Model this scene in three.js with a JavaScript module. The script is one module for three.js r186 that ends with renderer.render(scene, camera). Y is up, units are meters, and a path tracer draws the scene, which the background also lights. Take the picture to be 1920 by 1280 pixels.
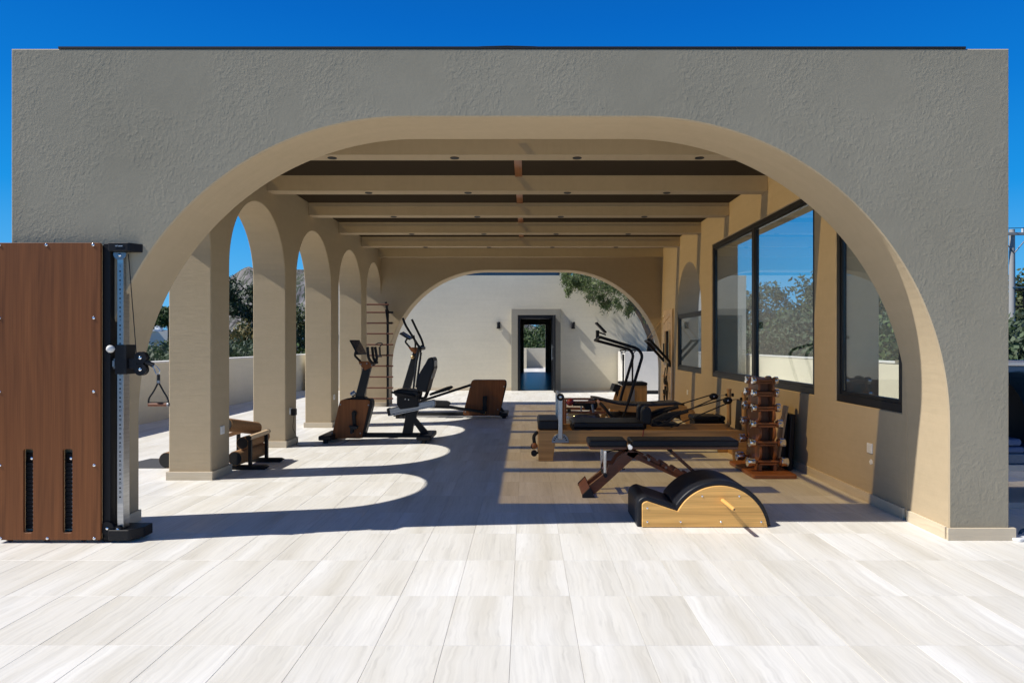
import * as THREE from 'three';
import { RoundedBoxGeometry } from 'three/addons/geometries/RoundedBoxGeometry.js';
import { mergeGeometries } from 'three/addons/utils/BufferGeometryUtils.js';

// ---------------------------------------------------------------- camera, sky, sun, exposure
const scene = new THREE.Scene();
const EYE = 1.355, F = 1280, VX = 986, VY = 643;                 // eye height in metres; lens in pixels of a 1920 x 1280 frame
const camera = new THREE.PerspectiveCamera(53.13, 1.5, 0.1, 4000);
camera.position.set(0, EYE, 0);
camera.lookAt(0, EYE, -10);
camera.setViewOffset(1920, 1280, 960 - VX, 640 - VY, 1920, 1280);
camera.updateProjectionMatrix();
const renderer = new THREE.WebGLRenderer({ antialias: true });
renderer.toneMapping = THREE.LinearToneMapping;
renderer.toneMappingExposure = 1.12;
renderer.shadowMap.enabled = true;
{ // clear deep blue sky: colour follows elevation only
  const W = 64, H = 512, data = new Float32Array(W * H * 4);
  const stops = [[-90, .09, .11, .12], [-2, .18, .32, .40], [0, .16, .46, .77], [5, .085, .40, .78], [11, .012, .27, .71], [18, .004, .175, .60], [25, .002, .122, .50], [36, .003, .073, .30], [60, .005, .042, .165], [90, .006, .03, .12]];
  for (let j = 0; j < H; j++) {
    const el = ((j + .5) / H - .5) * 180;
    let k = 0; while (k < stops.length - 2 && el > stops[k + 1][0]) k++;
    const a = stops[k], b = stops[k + 1], t = Math.min(1, Math.max(0, (el - a[0]) / (b[0] - a[0])));
    for (let i = 0; i < W; i++) { const o = (j * W + i) * 4; for (let c = 0; c < 3; c++) data[o + c] = a[c + 1] + (b[c + 1] - a[c + 1]) * t; data[o + 3] = 1; }
  }
  const t = new THREE.DataTexture(data, W, H, THREE.RGBAFormat, THREE.FloatType);
  t.mapping = THREE.EquirectangularReflectionMapping; t.magFilter = t.minFilter = THREE.LinearFilter; t.needsUpdate = true;
  scene.background = t; scene.environment = t;
}
const sun = new THREE.DirectionalLight(new THREE.Color().setRGB(1, .955, .87), 4.8);
sun.position.set(-.646 * 60, .753 * 60, -10 + .123 * 60); sun.target.position.set(0, 0, -10);
sun.castShadow = true; sun.shadow.mapSize.set(4096, 4096);
Object.assign(sun.shadow.camera, { left: -30, right: 30, top: 30, bottom: -30, near: 1, far: 140 });
scene.add(sun, sun.target);

// ---------------------------------------------------------------- small library
let seed = 7;
const rnd = () => { seed = (seed * 1664525 + 1013904223) >>> 0; return seed / 4294967296; };
const rr = (a, b) => a + (b - a) * rnd();
const X = (px, d) => (px - VX) * d / F, Y = (py, d) => EYE - (py - VY) * d / F;      // plan measured off the picture at depth d
const taken = {};
const numbered = (n) => { const k = taken[n] = (taken[n] ?? -1) + 1; return k ? `${n}_${String(k).padStart(3, '0')}` : n; };
function thing(name, label, category, pos = [0, 0, 0], group, turn = 0) {
  const o = new THREE.Group(); o.name = numbered(name); o.position.set(...pos); o.rotation.y = turn;
  o.userData = { label, category }; if (group) o.userData.group = group; scene.add(o); return o;
}
function part(parent, name, geo, mat, label) {
  const m = new THREE.Mesh(geo, mat); m.name = name; m.castShadow = m.receiveShadow = true;
  if (label) m.userData.label = label; parent.add(m); return m;
}
function single(name, geo, mat, label, category, group, pos) {
  const m = part(scene, numbered(name), geo, mat); m.userData = { label, category }; if (group) m.userData.group = group;
  if (pos) m.position.set(...pos); return m;
}
// noise that tiles
const hash = (x, y, s) => { let h = (x * 374761393 + y * 668265263 + s * 982451653) | 0; h = Math.imul(h ^ (h >>> 13), 1274126177); return ((h ^ (h >>> 16)) >>> 0) / 4294967296; };
function vn(x, y, px, py, s) {
  const xi = Math.floor(x), yi = Math.floor(y), fx = x - xi, fy = y - yi, u = fx * fx * (3 - 2 * fx), v = fy * fy * (3 - 2 * fy);
  const w = (a, p) => ((a % p) + p) % p;
  const x0 = w(xi, px), x1 = w(xi + 1, px), y0 = w(yi, py), y1 = w(yi + 1, py);
  return (hash(x0, y0, s) * (1 - u) + hash(x1, y0, s) * u) * (1 - v) + (hash(x0, y1, s) * (1 - u) + hash(x1, y1, s) * u) * v;
}
function fbm(u, v, fx, fy, oct, s) { let a = 0, k = .5, n = 0; for (let i = 0; i < oct; i++) { a += k * vn(u * fx, v * fy, fx, fy, s + i); n += k; k *= .5; fx *= 2; fy *= 2; } return a / n; }
function tex(w, h, fn, sx, sy, srgb) {                     // fn(u, v) -> [r, g, b] 0..1 ; one repeat covers sx x sy metres
  const d = new Uint8Array(w * h * 4);
  for (let j = 0; j < h; j++) for (let i = 0; i < w; i++) { const c = fn(i / w, j / h), o = (j * w + i) * 4; for (let k = 0; k < 3; k++) d[o + k] = Math.max(0, Math.min(255, c[k] * 255)); d[o + 3] = 255; }
  const t = new THREE.DataTexture(d, w, h); t.wrapS = t.wrapT = THREE.RepeatWrapping; t.magFilter = THREE.LinearFilter; t.minFilter = THREE.LinearMipmapLinearFilter; t.generateMipmaps = true;
  if (srgb) t.colorSpace = THREE.SRGBColorSpace; t.repeat.set(1 / sx, 1 / sy); t.needsUpdate = true; return t;
}
const mat = (c, roughness, o = {}) => { const m = new THREE.MeshPhysicalMaterial({ roughness, ...o }); m.color.setRGB(...c); return m; };
// geometry
const V3 = (a) => new THREE.Vector3(...a);
function uvm(g, dir = 'y', off = [0, 0]) {                 // uv in metres; v runs along dir
  g = g.index ? g.toNonIndexed() : g;
  const p = g.attributes.position, n = g.attributes.normal, uv = new Float32Array(p.count * 2);
  for (let i = 0; i < p.count; i += 3) {
    let a = 0, b = 0, c = 0; for (let k = 0; k < 3; k++) { a += Math.abs(n.getX(i + k)); b += Math.abs(n.getY(i + k)); c += Math.abs(n.getZ(i + k)); }
    for (let k = i; k < i + 3; k++) {
      const x = p.getX(k), y = p.getY(k), z = p.getZ(k); let u, v;
      if (c >= a && c >= b) [u, v] = [x, y]; else if (a >= b) [u, v] = dir === 'x' ? [y, z] : [z, y]; else [u, v] = [x, z];
      if (dir === 'x' && (c >= a && c >= b || b > a)) [u, v] = [v, u];
      if (dir === 'z' && a >= b && !(c >= a && c >= b)) [u, v] = [v, u];
      uv[k * 2] = u + off[0]; uv[k * 2 + 1] = v + off[1];
    }
  }
  g.setAttribute('uv', new THREE.BufferAttribute(uv, 2)); return g;
}
const clean = (g) => { g = g.index ? g.toNonIndexed() : g; for (const k of Object.keys(g.attributes)) if (!['position', 'normal', 'uv'].includes(k)) g.deleteAttribute(k); return g; };
const merge = (...l) => mergeGeometries(l.flat().map(clean));
const bx = (w, h, d, x = 0, y = 0, z = 0, r = 0, dir = 'y') => uvm((r ? new RoundedBoxGeometry(w, h, d, r > .015 ? 3 : 1, r) : new THREE.BoxGeometry(w, h, d)).translate(x, y, z), dir);
const span = (x0, x1, y0, y1, z0, z1, r = 0, dir = 'y') => bx(x1 - x0, y1 - y0, Math.abs(z1 - z0), (x0 + x1) / 2, (y0 + y1) / 2, (z0 + z1) / 2, r, dir);
function cyl(r, h, x = 0, y = 0, z = 0, axis = 'y', seg = 20, r2 = r) {
  const g = new THREE.CylinderGeometry(r2, r, h, seg); if (axis === 'x') g.rotateZ(-Math.PI / 2); if (axis === 'z') g.rotateX(Math.PI / 2); return g.translate(x, y, z);
}
function bar(p, q, r, seg = 10, r2 = r) {
  const a = V3(p), b = V3(q), l = a.distanceTo(b), g = new THREE.CylinderGeometry(r2, r, l, seg);
  g.applyQuaternion(new THREE.Quaternion().setFromUnitVectors(new THREE.Vector3(0, 1, 0), b.clone().sub(a).normalize()));
  const m = a.add(b).multiplyScalar(.5); return g.translate(m.x, m.y, m.z);
}
function bent(pts, r, fillet = .06, seg = 10) {            // a tube along straight runs with rounded corners
  const P = pts.map(V3), path = new THREE.CurvePath(); let at = P[0], n = 0;
  for (let i = 1; i < P.length; i++) {
    if (i === P.length - 1) { path.add(new THREE.LineCurve3(at, P[i])); n += 2; break; }
    const a = P[i - 1], b = P[i], c = P[i + 1], f = Math.min(fillet, a.distanceTo(b) * .45, b.distanceTo(c) * .45);
    const p = b.clone().add(a.clone().sub(b).setLength(f)), q = b.clone().add(c.clone().sub(b).setLength(f));
    path.add(new THREE.LineCurve3(at, p)); path.add(new THREE.QuadraticBezierCurve3(p, b, q)); at = q; n += 8;
  }
  return new THREE.TubeGeometry(path, Math.max(24, n * 4), r, seg);
}
const curve = (pts, r, seg = 8, n = 40) => new THREE.TubeGeometry(new THREE.CatmullRomCurve3(pts.map(V3)), n, r, seg);
function roundShape(pts, rad) {
  const s = new THREE.Shape(), n = pts.length, P = pts.map(([x, y]) => new THREE.Vector2(x, y));
  for (let i = 0; i < n; i++) {
    const a = P[(i + n - 1) % n], b = P[i], c = P[(i + 1) % n], r = Array.isArray(rad) ? rad[i] : rad;
    const f = Math.min(r, a.distanceTo(b) * .48, b.distanceTo(c) * .48);
    const p = b.clone().add(a.clone().sub(b).setLength(Math.max(f, 1e-5))), q = b.clone().add(c.clone().sub(b).setLength(Math.max(f, 1e-5)));
    if (i) s.lineTo(p.x, p.y); else s.moveTo(p.x, p.y);
    if (f > 1e-4) s.quadraticCurveTo(b.x, b.y, q.x, q.y);
  }
  s.closePath(); return s;
}
function extr(shape, depth, bevel = .003, zc = 0, dir = 'y', seg = 8) {        // thick plate, centred on z = zc
  const g = new THREE.ExtrudeGeometry(shape, { depth: depth - 2 * bevel, bevelEnabled: bevel > 0, bevelThickness: bevel, bevelSize: bevel, bevelOffset: -bevel, bevelSegments: bevel > .01 ? 3 : 1, curveSegments: seg });
  return uvm(g.translate(0, 0, zc - depth / 2 + bevel), dir);
}
const plate = (pts, depth, rad = 0, bevel = .003, zc = 0, dir = 'y') => extr(roundShape(pts, rad), depth, bevel, zc, dir);
const strip = (p, q, w) => { const dx = q[0] - p[0], dy = q[1] - p[1], l = Math.hypot(dx, dy), a = -dy / l * w / 2, b = dx / l * w / 2; return [[p[0] + a, p[1] + b], [q[0] + a, q[1] + b], [q[0] - a, q[1] - b], [p[0] - a, p[1] - b]]; };
const ring = (r, t, axis = 'z', arc = Math.PI * 2) => { const g = new THREE.TorusGeometry(r, t, 8, 28, arc); if (axis === 'x') g.rotateY(Math.PI / 2); if (axis === 'y') g.rotateX(Math.PI / 2); return g; };

// ---------------------------------------------------------------- materials
const T = {};
T.stuccoTone = tex(512, 512, (u, v) => { const n = fbm(u, v, 4, 4, 5, 11), m = fbm(u, v, 40, 40, 2, 12), p = fbm(u + .1 * fbm(u, v, 3, 3, 2, 17), v, 3, 3, 3, 19), st = Math.max(0, Math.min(1, (p - .57) * 12)); const g = .91 + (n - .5) * .20 + (m - .5) * .06 - st * .07; return [g, g * .995, g * .985 + (n - .5) * .02]; }, 3.7, 3.7);
T.stuccoBump = tex(1024, 1024, (u, v) => { const w = fbm(u, v, 12, 12, 2, 21) * .03, a = fbm(u + w, v - w, 150, 130, 2, 22), b = fbm(u - w, v + w, 84, 70, 2, 23), c = fbm(u, v, 9, 9, 3, 24), k = Math.max(0, b - .42) * 1.5, p = Math.max(.25, Math.min(1, (fbm(u, v, 4, 4, 3, 27) - .34) * 4)), g = p * (.45 * k + .32 * a) + .25 * c; return [g, g, g]; }, 1.6, 1.6);
T.plasterTone = tex(512, 512, (u, v) => { const n = fbm(u, v, 3, 4, 5, 31), s = fbm(u, v, 5, 64, 2, 32), q = fbm(u, v, 70, 60, 2, 34); const g = .92 + (n - .5) * .12 + (s - .5) * .05 + (q - .5) * .05; return [g, g * .996, g * .985]; }, 2.9, 2.9);
T.plasterBump = tex(1024, 1024, (u, v) => { const g = .5 * fbm(u, v, 20, 120, 2, 41) + .35 * fbm(u, v, 8, 9, 3, 42) + .15 * fbm(u, v, 180, 180, 1, 43); return [g, g, g]; }, 2.3, 2.3);
T.travertine = tex(1024, 1024, (u, v) => {
  const w = (fbm(u, v, 4, 5, 4, 51) - .5) * .028 + (fbm(u, v, 16, 40, 3, 56) - .5) * .006, a = fbm(u + w, v, 22, 2, 4, 52), b = fbm(u + w * 1.3, v, 96, 3, 3, 53), c = fbm(u, v, 5, 4, 4, 54), e = fbm(u + w, v, 170, 20, 2, 55), f = fbm(u + w, v, 240, 5, 2, 57);
  const vein = Math.pow(Math.max(0, 1 - Math.abs(b - .5) * 8), 2) * (.3 + c), pit = Math.max(0, e - .66) * 1.2;
  const g = .945 + (a - .5) * .12 + (c - .5) * .05 + (f - .5) * .06 - vein * .03 - pit * .12, k = (a - .5) * .06 + (c - .5) * .05;
  return [g, g * .985 + k * .25, g * .955 + k * .8];
}, 2.43, 2.43, true);
T.wood = tex(1024, 1024, (u, v) => {
  const w = (fbm(u, v, 3, 1, 3, 61) - .5) * .09, a = fbm(u + w, v, 26, 2, 4, 62), b = fbm(u + w * .6, v, 200, 5, 2, 63), ringv = .5 + .5 * Math.sin((u * 9 + w * 11 + fbm(u, v, 5, 2, 2, 64) * 2.2) * 6.283);
  const g = .80 + (a - .5) * .44 + (b - .5) * .30 + (ringv - .5) * .09; return [g, g * (.96 + .05 * a), g * (.93 + .08 * a)];
}, .62, 1.5);
T.skin = tex(256, 256, (u, v) => { const g = fbm(u, v, 60, 60, 3, 71); return [g, g, g]; }, .2, .2);
T.cork = tex(256, 256, (u, v) => { const g = .75 + (fbm(u, v, 40, 40, 3, 75) - .5) * .6; return [g, g * .95, g * .9]; }, .3, .3);
T.rock = tex(512, 512, (u, v) => { const n = fbm(u, v, 8, 8, 6, 81), s = fbm(u, v, 30, 30, 3, 82), k = s > .53 ? 1 : 0; const g = .45 + (n - .5) * .9; return k ? [g * .30, g * .36, g * .22] : [g * .86, g * .80, g * .76]; }, 34, 34);
T.earth = tex(512, 512, (u, v) => { const n = fbm(u, v, 6, 6, 6, 85); return [.30 + n * .3, .30 + n * .26, .17 + n * .18]; }, 30, 30, true);
T.steel = tex(256, 256, (u, v) => { const g = .8 + (fbm(u, v, 4, 90, 2, 91) - .5) * .3; return [g, g, g]; }, .3, .3);
const M = {
  stucco: mat([.375, .335, .25], .95, { map: T.stuccoTone, bumpMap: T.stuccoBump, bumpScale: .0029 }),
  plaster: mat([.53, .42, .275], .95, { map: T.plasterTone, bumpMap: T.plasterBump, bumpScale: .0016 }),
  pale: mat([.76, .70, .56], .95, { map: T.plasterTone, bumpMap: T.plasterBump, bumpScale: .0016 }),
  doorway: mat([.37, .34, .275], .95, { map: T.plasterTone, bumpMap: T.plasterBump, bumpScale: .0016 }),
  cap: mat([.78, .76, .72], .8, { map: T.stuccoTone }),
  tileA: mat([.82, .82, .812], .55, { map: T.travertine }), tileB: mat([.84, .84, .832], .5, { map: T.travertine }), tileC: mat([.79, .788, .775], .6, { map: T.travertine }),
  plinth: mat([.74, .65, .51], .6, { map: T.travertine }),
  grout: mat([.72, .70, .66], .95),
  walnut: mat([.255, .090, .028], .5, { specularIntensity: .55, map: T.wood }), plyEdge: mat([.52, .33, .16], .6),
  bench: mat([.25, .085, .034], .4, { map: T.wood }), cherry: mat([.36, .13, .045], .36, { map: T.wood }),
  oak: mat([.60, .345, .135], .5, { specularIntensity: .6, map: T.wood }), beech: mat([.95, .54, .165], .5, { specularIntensity: .55, map: T.wood }), paleWood: mat([.72, .53, .33], .5, { map: T.wood }),
  rung: mat([.15, .055, .032], .4, { map: T.wood }),
  black: mat([.010, .010, .012], .5, { specularIntensity: .5 }), dark: mat([.024, .025, .028], .6, { specularIntensity: .5 }), rubber: mat([.018, .018, .019], .8), frame: mat([.012, .014, .018], .38, { specularIntensity: .7 }),
  vinyl: mat([.009, .010, .014], .45, { specularIntensity: .6, bumpMap: T.skin, bumpScale: .0004 }), belt: mat([.06, .06, .062], .75),
  chrome: mat([.82, .82, .83], .12, { metalness: 1 }), steel: mat([.62, .63, .64], .32, { metalness: 1, map: T.steel }), satin: mat([.30, .315, .34], .4, { metalness: 1 }), brass: mat([.62, .44, .22], .35, { metalness: 1 }),
  white: mat([.8, .8, .79], .4), offwhite: mat([.72, .71, .68], .7), cork: mat([.42, .23, .10], .85, { map: T.cork }), red: mat([.25, .02, .02], .35),
  screen: mat([.015, .035, .07], .22, { clearcoat: 1, clearcoatRoughness: .03 }),
  tank: mat([.16, .16, .16], .08, { clearcoat: 1 }),
  glass: mat([.93, .96, .95], 0, { transmission: 1, thickness: 0, ior: 1.52 }),
  roof: mat([.60, .51, .335], .08, { transmission: 1, thickness: 0, ior: 1.5, specularIntensity: .2 }),
  slat: mat([.05, .034, .02], .9),
  fabric: mat([.02, .02, .02], .95), cloth: mat([.05, .09, .2], .9),
  polished: mat([.012, .02, .032], .28, { specularIntensity: .6 }), solar: mat([.012, .03, .07], .12, { clearcoat: .4 }),
  rock: mat([.46, .46, .48], .95, { map: T.rock }), earth: mat([.6, .6, .6], 1, { map: T.earth }),
  bark: mat([.16, .12, .09], .95, { bumpMap: T.stuccoBump, bumpScale: .02 }), concrete: mat([.42, .42, .42], .85, { map: T.stuccoTone }),
  navy: mat([.02, .07, .15], .5), soot: mat([.02, .02, .022], .9),
};
const leafMat = (c) => { const m = mat(c, .75, { vertexColors: true, side: THREE.DoubleSide, transmission: .25, thickness: 0 }); return m; };
M.leafOlive = leafMat([1, 1, 1]);
// ---------------------------------------------------------------- the setting: ground, hill, terrace
{
  const g = new THREE.CircleGeometry(2600, 64).rotateX(-Math.PI / 2); uvm(g);
  const o = part(scene, 'ground', uvm(g), M.earth); o.position.y = -3.2; o.userData = { kind: 'structure' };
}
{ // rocky hill to the left
  const nx = 150, nz = 60, x0 = -330, x1 = 60, z0 = -760, z1 = -470, pos = [], idx = [];
  for (let j = 0; j <= nz; j++) for (let i = 0; i <= nx; i++) {
    const x = x0 + (x1 - x0) * i / nx, z = z0 + (z1 - z0) * j / nz, s = 560 / -z, X0 = x * s;
    const left = Math.max(0, Math.min(1, (X0 + 290) / 62)), right = Math.max(0, Math.min(1, (40 - X0) / 190));
    const ridge = 71 * Math.pow(left, .62) * Math.pow(right, .8), cross = Math.exp(-Math.pow((z + 610) / 85, 2));
    const n = fbm(i / nx, j / nz, 9, 5, 5, 101) - .5, n2 = fbm(i / nx, j / nz, 60, 26, 3, 103) - .5;
    pos.push(x, -3 + Math.max(0, ridge * cross * (1 + n * .5) + n2 * 9 * cross * left), z);
  }
  for (let j = 0; j < nz; j++) for (let i = 0; i < nx; i++) { const a = j * (nx + 1) + i, b = a + 1, c = a + nx + 1, d = c + 1; idx.push(a, c, b, b, c, d); }
  const g = new THREE.BufferGeometry(); g.setAttribute('position', new THREE.Float32BufferAttribute(pos, 3)); g.setIndex(idx); g.computeVertexNormals();
  const gg = g.toNonIndexed(), uv = []; for (let i = 0; i < gg.attributes.position.count; i++) uv.push(gg.attributes.position.getX(i), gg.attributes.position.getZ(i) + gg.attributes.position.getY(i));
  gg.setAttribute('uv', new THREE.Float32BufferAttribute(uv, 2));
  part(scene, 'rocky_hill', gg, M.rock).userData = { kind: 'structure' };
}
{ // travertine terrace: every tile its own piece near the camera, the far ones joined
  const ter = new THREE.Group(); ter.name = 'terrace_floor'; ter.userData = { kind: 'structure' }; scene.add(ter);
  part(ter, 'bedding', span(-6.75, 6.75, -3.2, -.0035, 3, -19.5), M.grout);
  const PW = .303, PD = .6, w = PW - .0014, d = PD - .0014, c = .0011, h = .014;
  const make = (u0, v0, flip) => {
    const a = w / 2, b = d / 2, i = a - c, k = b - c, pos = [], uv = [], nor = [];
    const quad = (p, n) => { for (const q of [0, 1, 2, 0, 2, 3]) { pos.push(...p[q]); nor.push(...n); uv.push((flip ? -1 : 1) * p[q][0] + u0, p[q][2] + v0); } };
    quad([[-i, 0, k], [i, 0, k], [i, 0, -k], [-i, 0, -k]], [0, 1, 0]);
    const s = Math.SQRT1_2;
    quad([[-a, -c, b], [a, -c, b], [i, 0, k], [-i, 0, k]], [0, s, s]); quad([[a, -c, -b], [-a, -c, -b], [-i, 0, -k], [i, 0, -k]], [0, s, -s]);
    quad([[a, -c, b], [a, -c, -b], [i, 0, -k], [i, 0, k]], [s, s, 0]); quad([[-a, -c, -b], [-a, -c, b], [-i, 0, k], [-i, 0, -k]], [-s, s, 0]);
    quad([[-a, -h, b], [a, -h, b], [a, -c, b], [-a, -c, b]], [0, 0, 1]); quad([[a, -h, -b], [-a, -h, -b], [-a, -c, -b], [a, -c, -b]], [0, 0, -1]);
    quad([[a, -h, b], [a, -h, -b], [a, -c, -b], [a, -c, b]], [1, 0, 0]); quad([[-a, -h, -b], [-a, -h, b], [-a, -c, b], [-a, -c, -b]], [-1, 0, 0]);
    const g = new THREE.BufferGeometry(); g.setAttribute('position', new THREE.Float32BufferAttribute(pos, 3)); g.setAttribute('normal', new THREE.Float32BufferAttribute(nor, 3)); g.setAttribute('uv', new THREE.Float32BufferAttribute(uv, 2)); return g;
  };
  const variants = []; for (let i = 0; i < 48; i++) variants.push(make((i % 8) * .31 + .1, Math.floor(i / 8) * .41 + .17, i % 3 === 1));
  const mats = [M.tileA, M.tileB, M.tileC], all = [];
  for (let r = -10; r <= 27; r++) for (let k = -21; k <= 21; k++) {
    const dd = 3.06 + PD * (r + .5), x = -.37 + PW * (k + .5);
    if (dd > 19.4 || x < -6.4 || x > 6.4) continue;
    const px = VX + x * F / dd, vis = dd > 2.3 && px > -120 && px < 2040;
    all.push({ x, dd, v: Math.floor(rnd() * 48), m: [0, 0, 1, 0, 2][Math.floor(rnd() * 5)], key: vis ? 1 / (dd * dd * dd) : -dd });
  }
  all.sort((a, b) => b.key - a.key);
  const rest = [[], [], []];
  all.forEach((t, i) => {
    if (i < 300) { const m = part(ter, i ? `tile_${String(i).padStart(3, '0')}` : 'tile', variants[t.v], mats[t.m]); m.position.set(t.x, (t.v % 5) * .00012, -t.dd); }
    else rest[t.m].push(variants[t.v].clone().translate(t.x, 0, -t.dd));
  });
  rest.forEach((l, i) => { if (l.length) part(ter, 'tile_field', mergeGeometries(l), mats[i]).userData = { kind: 'stuff' }; });
}

// ---------------------------------------------------------------- pavilion
const TOP = 3.382, XL = -3.548, XR = 3.331, WL = -3.12, WR = 2.92;
{
  const pav = thing('pavilion', 'large sand coloured open pavilion with wide arches, beams and tinted roof', 'building');
  const B = .008;
  const archPts = (list) => { const s = new THREE.Shape(); list.forEach(([x, y], i) => i ? s.lineTo(x, y) : s.moveTo(x, y)); s.closePath(); return s; };
  const arc = (cx, cy, r, a0, a1, n = 36) => Array.from({ length: n + 1 }, (_, i) => [cx + r * Math.cos(a0 + (a1 - a0) * i / n), cy + r * Math.sin(a0 + (a1 - a0) * i / n)]);
  // front and back walls with one flat-topped arch each
  const big = (al, ar, top) => archPts([[XL, -.006], [al, -.006], ...arc(al + 2.13, top - 2.13, 2.13, Math.PI, Math.PI / 2, 48), ...arc(ar - 2.13, top - 2.13, 2.13, Math.PI / 2, 0, 48), [ar, -.006], [XR, -.006], [XR, TOP], [XL, TOP]]);
  part(pav, 'front_wall', extr(big(-2.96, 2.916, 2.912), .52, B, -4.96), [M.stucco, M.plaster], 'rough stuccoed end wall with a wide flat-topped arch facing the camera');
  part(pav, 'back_wall', extr(big(-2.975, 2.95, 2.925), .5, B, -14.95), M.plaster, 'smooth plastered end wall with an arch towards the far building');
  // left colonnade, drawn in (depth, height)
  const cols = [[6.76, 7.18], [8.85, 9.27], [10.94, 11.36], [12.95, 13.37]], ends = [5.22, ...cols.flat(), 14.7], pts = [];
  for (let i = 0; i < ends.length; i += 2) {
    const a = ends[i], b = ends[i + 1], r = (b - a) / 2; if (i) pts.push([a, -.006]);
    pts.push(...arc((a + b) / 2, 3.0 - r, r, Math.PI, 0)); if (i < ends.length - 2) pts.push([b, -.006]);
  }
  pts.push([14.7, TOP], [5.22, TOP]);
  const colo = extr(archPts(pts), .42, B, 0); colo.rotateY(Math.PI / 2).translate(WL - .21, 0, 0);
  part(pav, 'left_colonnade', uvm(colo), M.plaster, 'side wall of five round arches on square columns');
  for (const [a, b] of cols) {
    part(pav, 'column_plinth', merge(span(WL - .44, WL + .02, 0, .083, -a + .02, -a - .0, .003, 'x'), span(WL, WL + .02, 0, .083, -a, -b, .003, 'z'), span(WL - .44, WL - .42, 0, .083, -a, -b, .003, 'z'), span(WL - .44, WL + .02, 0, .083, -b, -b - .02, .003, 'x')), M.plinth);
  }
  // right wall with windows
  const rs = archPts([[5.22, -.006], [14.7, -.006], [14.7, TOP], [5.22, TOP]]);
  const hole = (l) => { const p = new THREE.Path(); l.forEach(([x, y], i) => i ? p.lineTo(x, y) : p.moveTo(x, y)); p.closePath(); rs.holes.push(p); };
  const W1 = [6.91, 10.71, .83, 2.89], W2 = [5.30, 6.43, .81, 2.89], W3 = [11.36, 13.16, .84, 1.9];
  hole([[W1[0], W1[2]], [W1[1], W1[2]], [W1[1], W1[3]], [W1[0], W1[3]]]); hole([[W2[0], W2[2]], [W2[1], W2[2]], [W2[1], W2[3]], [W2[0], W2[3]]]);
  hole([[W3[0], W3[2]], [W3[1], W3[2]], [W3[1], W3[3]], ...arc((W3[0] + W3[1]) / 2, W3[3], .9, 0, Math.PI, 30).slice(1, -1), [W3[0], W3[3]]]);
  const rw = extr(rs, XR - WR, B, 0); rw.rotateY(Math.PI / 2).translate((WR + XR) / 2, 0, 0);
  part(pav, 'right_wall', uvm(rw), M.plaster, 'side wall with dark framed windows and one arched opening');
  const win = (n, a, b, y0, y1, mull) => {
    const t = .055, x0 = WR + .012, x1 = WR + .075;
    const fr = part(pav, 'window', merge(span(x0, x1, y0, y0 + t + .015, -a, -b, .003), span(x0, x1, y1 - t, y1, -a, -b, .003), span(x0, x1, y0 + t + .015, y1 - t, -a, -a - t, .003), span(x0, x1, y0 + t + .015, y1 - t, -b + t, -b, .003), ...(mull ? [span(x0 + .004, x1, y0 + t + .015, y1 - t, -mull + .05, -mull - .05, .003)] : [])), M.frame, n);
    const cuts = mull ? [[a + t, mull - .05], [mull + .05, b - t]] : [[a + t, b - t]];
    for (const [p, q] of cuts) {
      part(fr, 'sash', merge(span(x0 + .012, x1 - .01, y0 + t + .0155, y0 + t + .045, -p - .0005, -q + .0005), span(x0 + .012, x1 - .01, y1 - t - .03, y1 - t - .0005, -p - .0005, -q + .0005), span(x0 + .012, x1 - .01, y0 + t + .0455, y1 - t - .0305, -p - .0005, -p - .03), span(x0 + .012, x1 - .01, y0 + t + .0455, y1 - t - .0305, -q + .03, -q + .0005)), M.frame);
      part(fr, 'pane', span(x0 + .03, x0 + .036, y0 + t + .046, y1 - t - .031, -p - .031, -q + .031), M.glass);
    }
    return fr;
  };
  win('wide two-part sliding window with dark frame', ...W1, 8.81); win('window partly hidden behind the front arch', ...W2); win('low window under the arched opening', ...W3);
  // skirting
  for (let d = 5.25; d < 14.6; d += .6) part(pav, 'skirting_tile', span(WR - .018, WR, 0, .085, -d, -Math.min(d + .598, 14.68), .002, 'z'), M.plinth);
  for (const [p, q] of [[4.72, 5.2]]) part(pav, 'skirting_tile', span(2.916 - .018, 2.916, 0, .085, -p, -q, .002, 'z'), M.plinth);
  part(pav, 'skirting_tile', span(2.898, XR + .035, 0, .085, -4.68, -4.70, .002, 'x'), M.plinth); part(pav, 'skirting_tile', span(XR, XR + .035, 0, .085, -4.701, -5.3, .002, 'z'), M.plinth);
  part(pav, 'skirting_tile', span(XL - .02, -2.94, 0, .085, -4.68, -4.70, .002, 'x'), M.plinth); part(pav, 'skirting_tile', span(-2.96, -2.942, 0, .085, -4.701, -5.22, .002, 'z'), M.plinth);
  part(pav, 'skirting_tile', span(XL, -2.957, 0, .085, -14.68, -14.70, .002, 'x'), M.plinth);
  part(pav, 'skirting_tile', span(2.932, 2.95, 0, .085, -14.701, -15.2, .002, 'z'), M.plinth);
  // beams with recessed lamps
  for (const d of [6.65, 8.22, 9.79, 11.36, 12.93, 14.49]) {
    const b = part(pav, 'beam', span(WL, WR, 3.186, TOP - .002, -d, -d - .2, .006, 'x'), M.plaster);
    if (d < 14) for (let k = 0; k < 4; k++) {
      const x = -1.917 + 1.212 * k;
      part(b, 'downlight', merge(ring(.04, .006, 'y').translate(x, 3.185, -d - .1), cyl(.038, .006, x, 3.1835, -d - .1)), M.black);
    }
  }
  // tinted roof sheets
  part(pav, 'roof_sheet', span(-3.22, -.092, TOP + .006, TOP + .0135, -4.712, -15.1), M.roof); part(pav, 'roof_sheet', span(-.084, 3.03, TOP + .006, TOP + .0135, -4.712, -15.1), M.roof);
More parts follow.
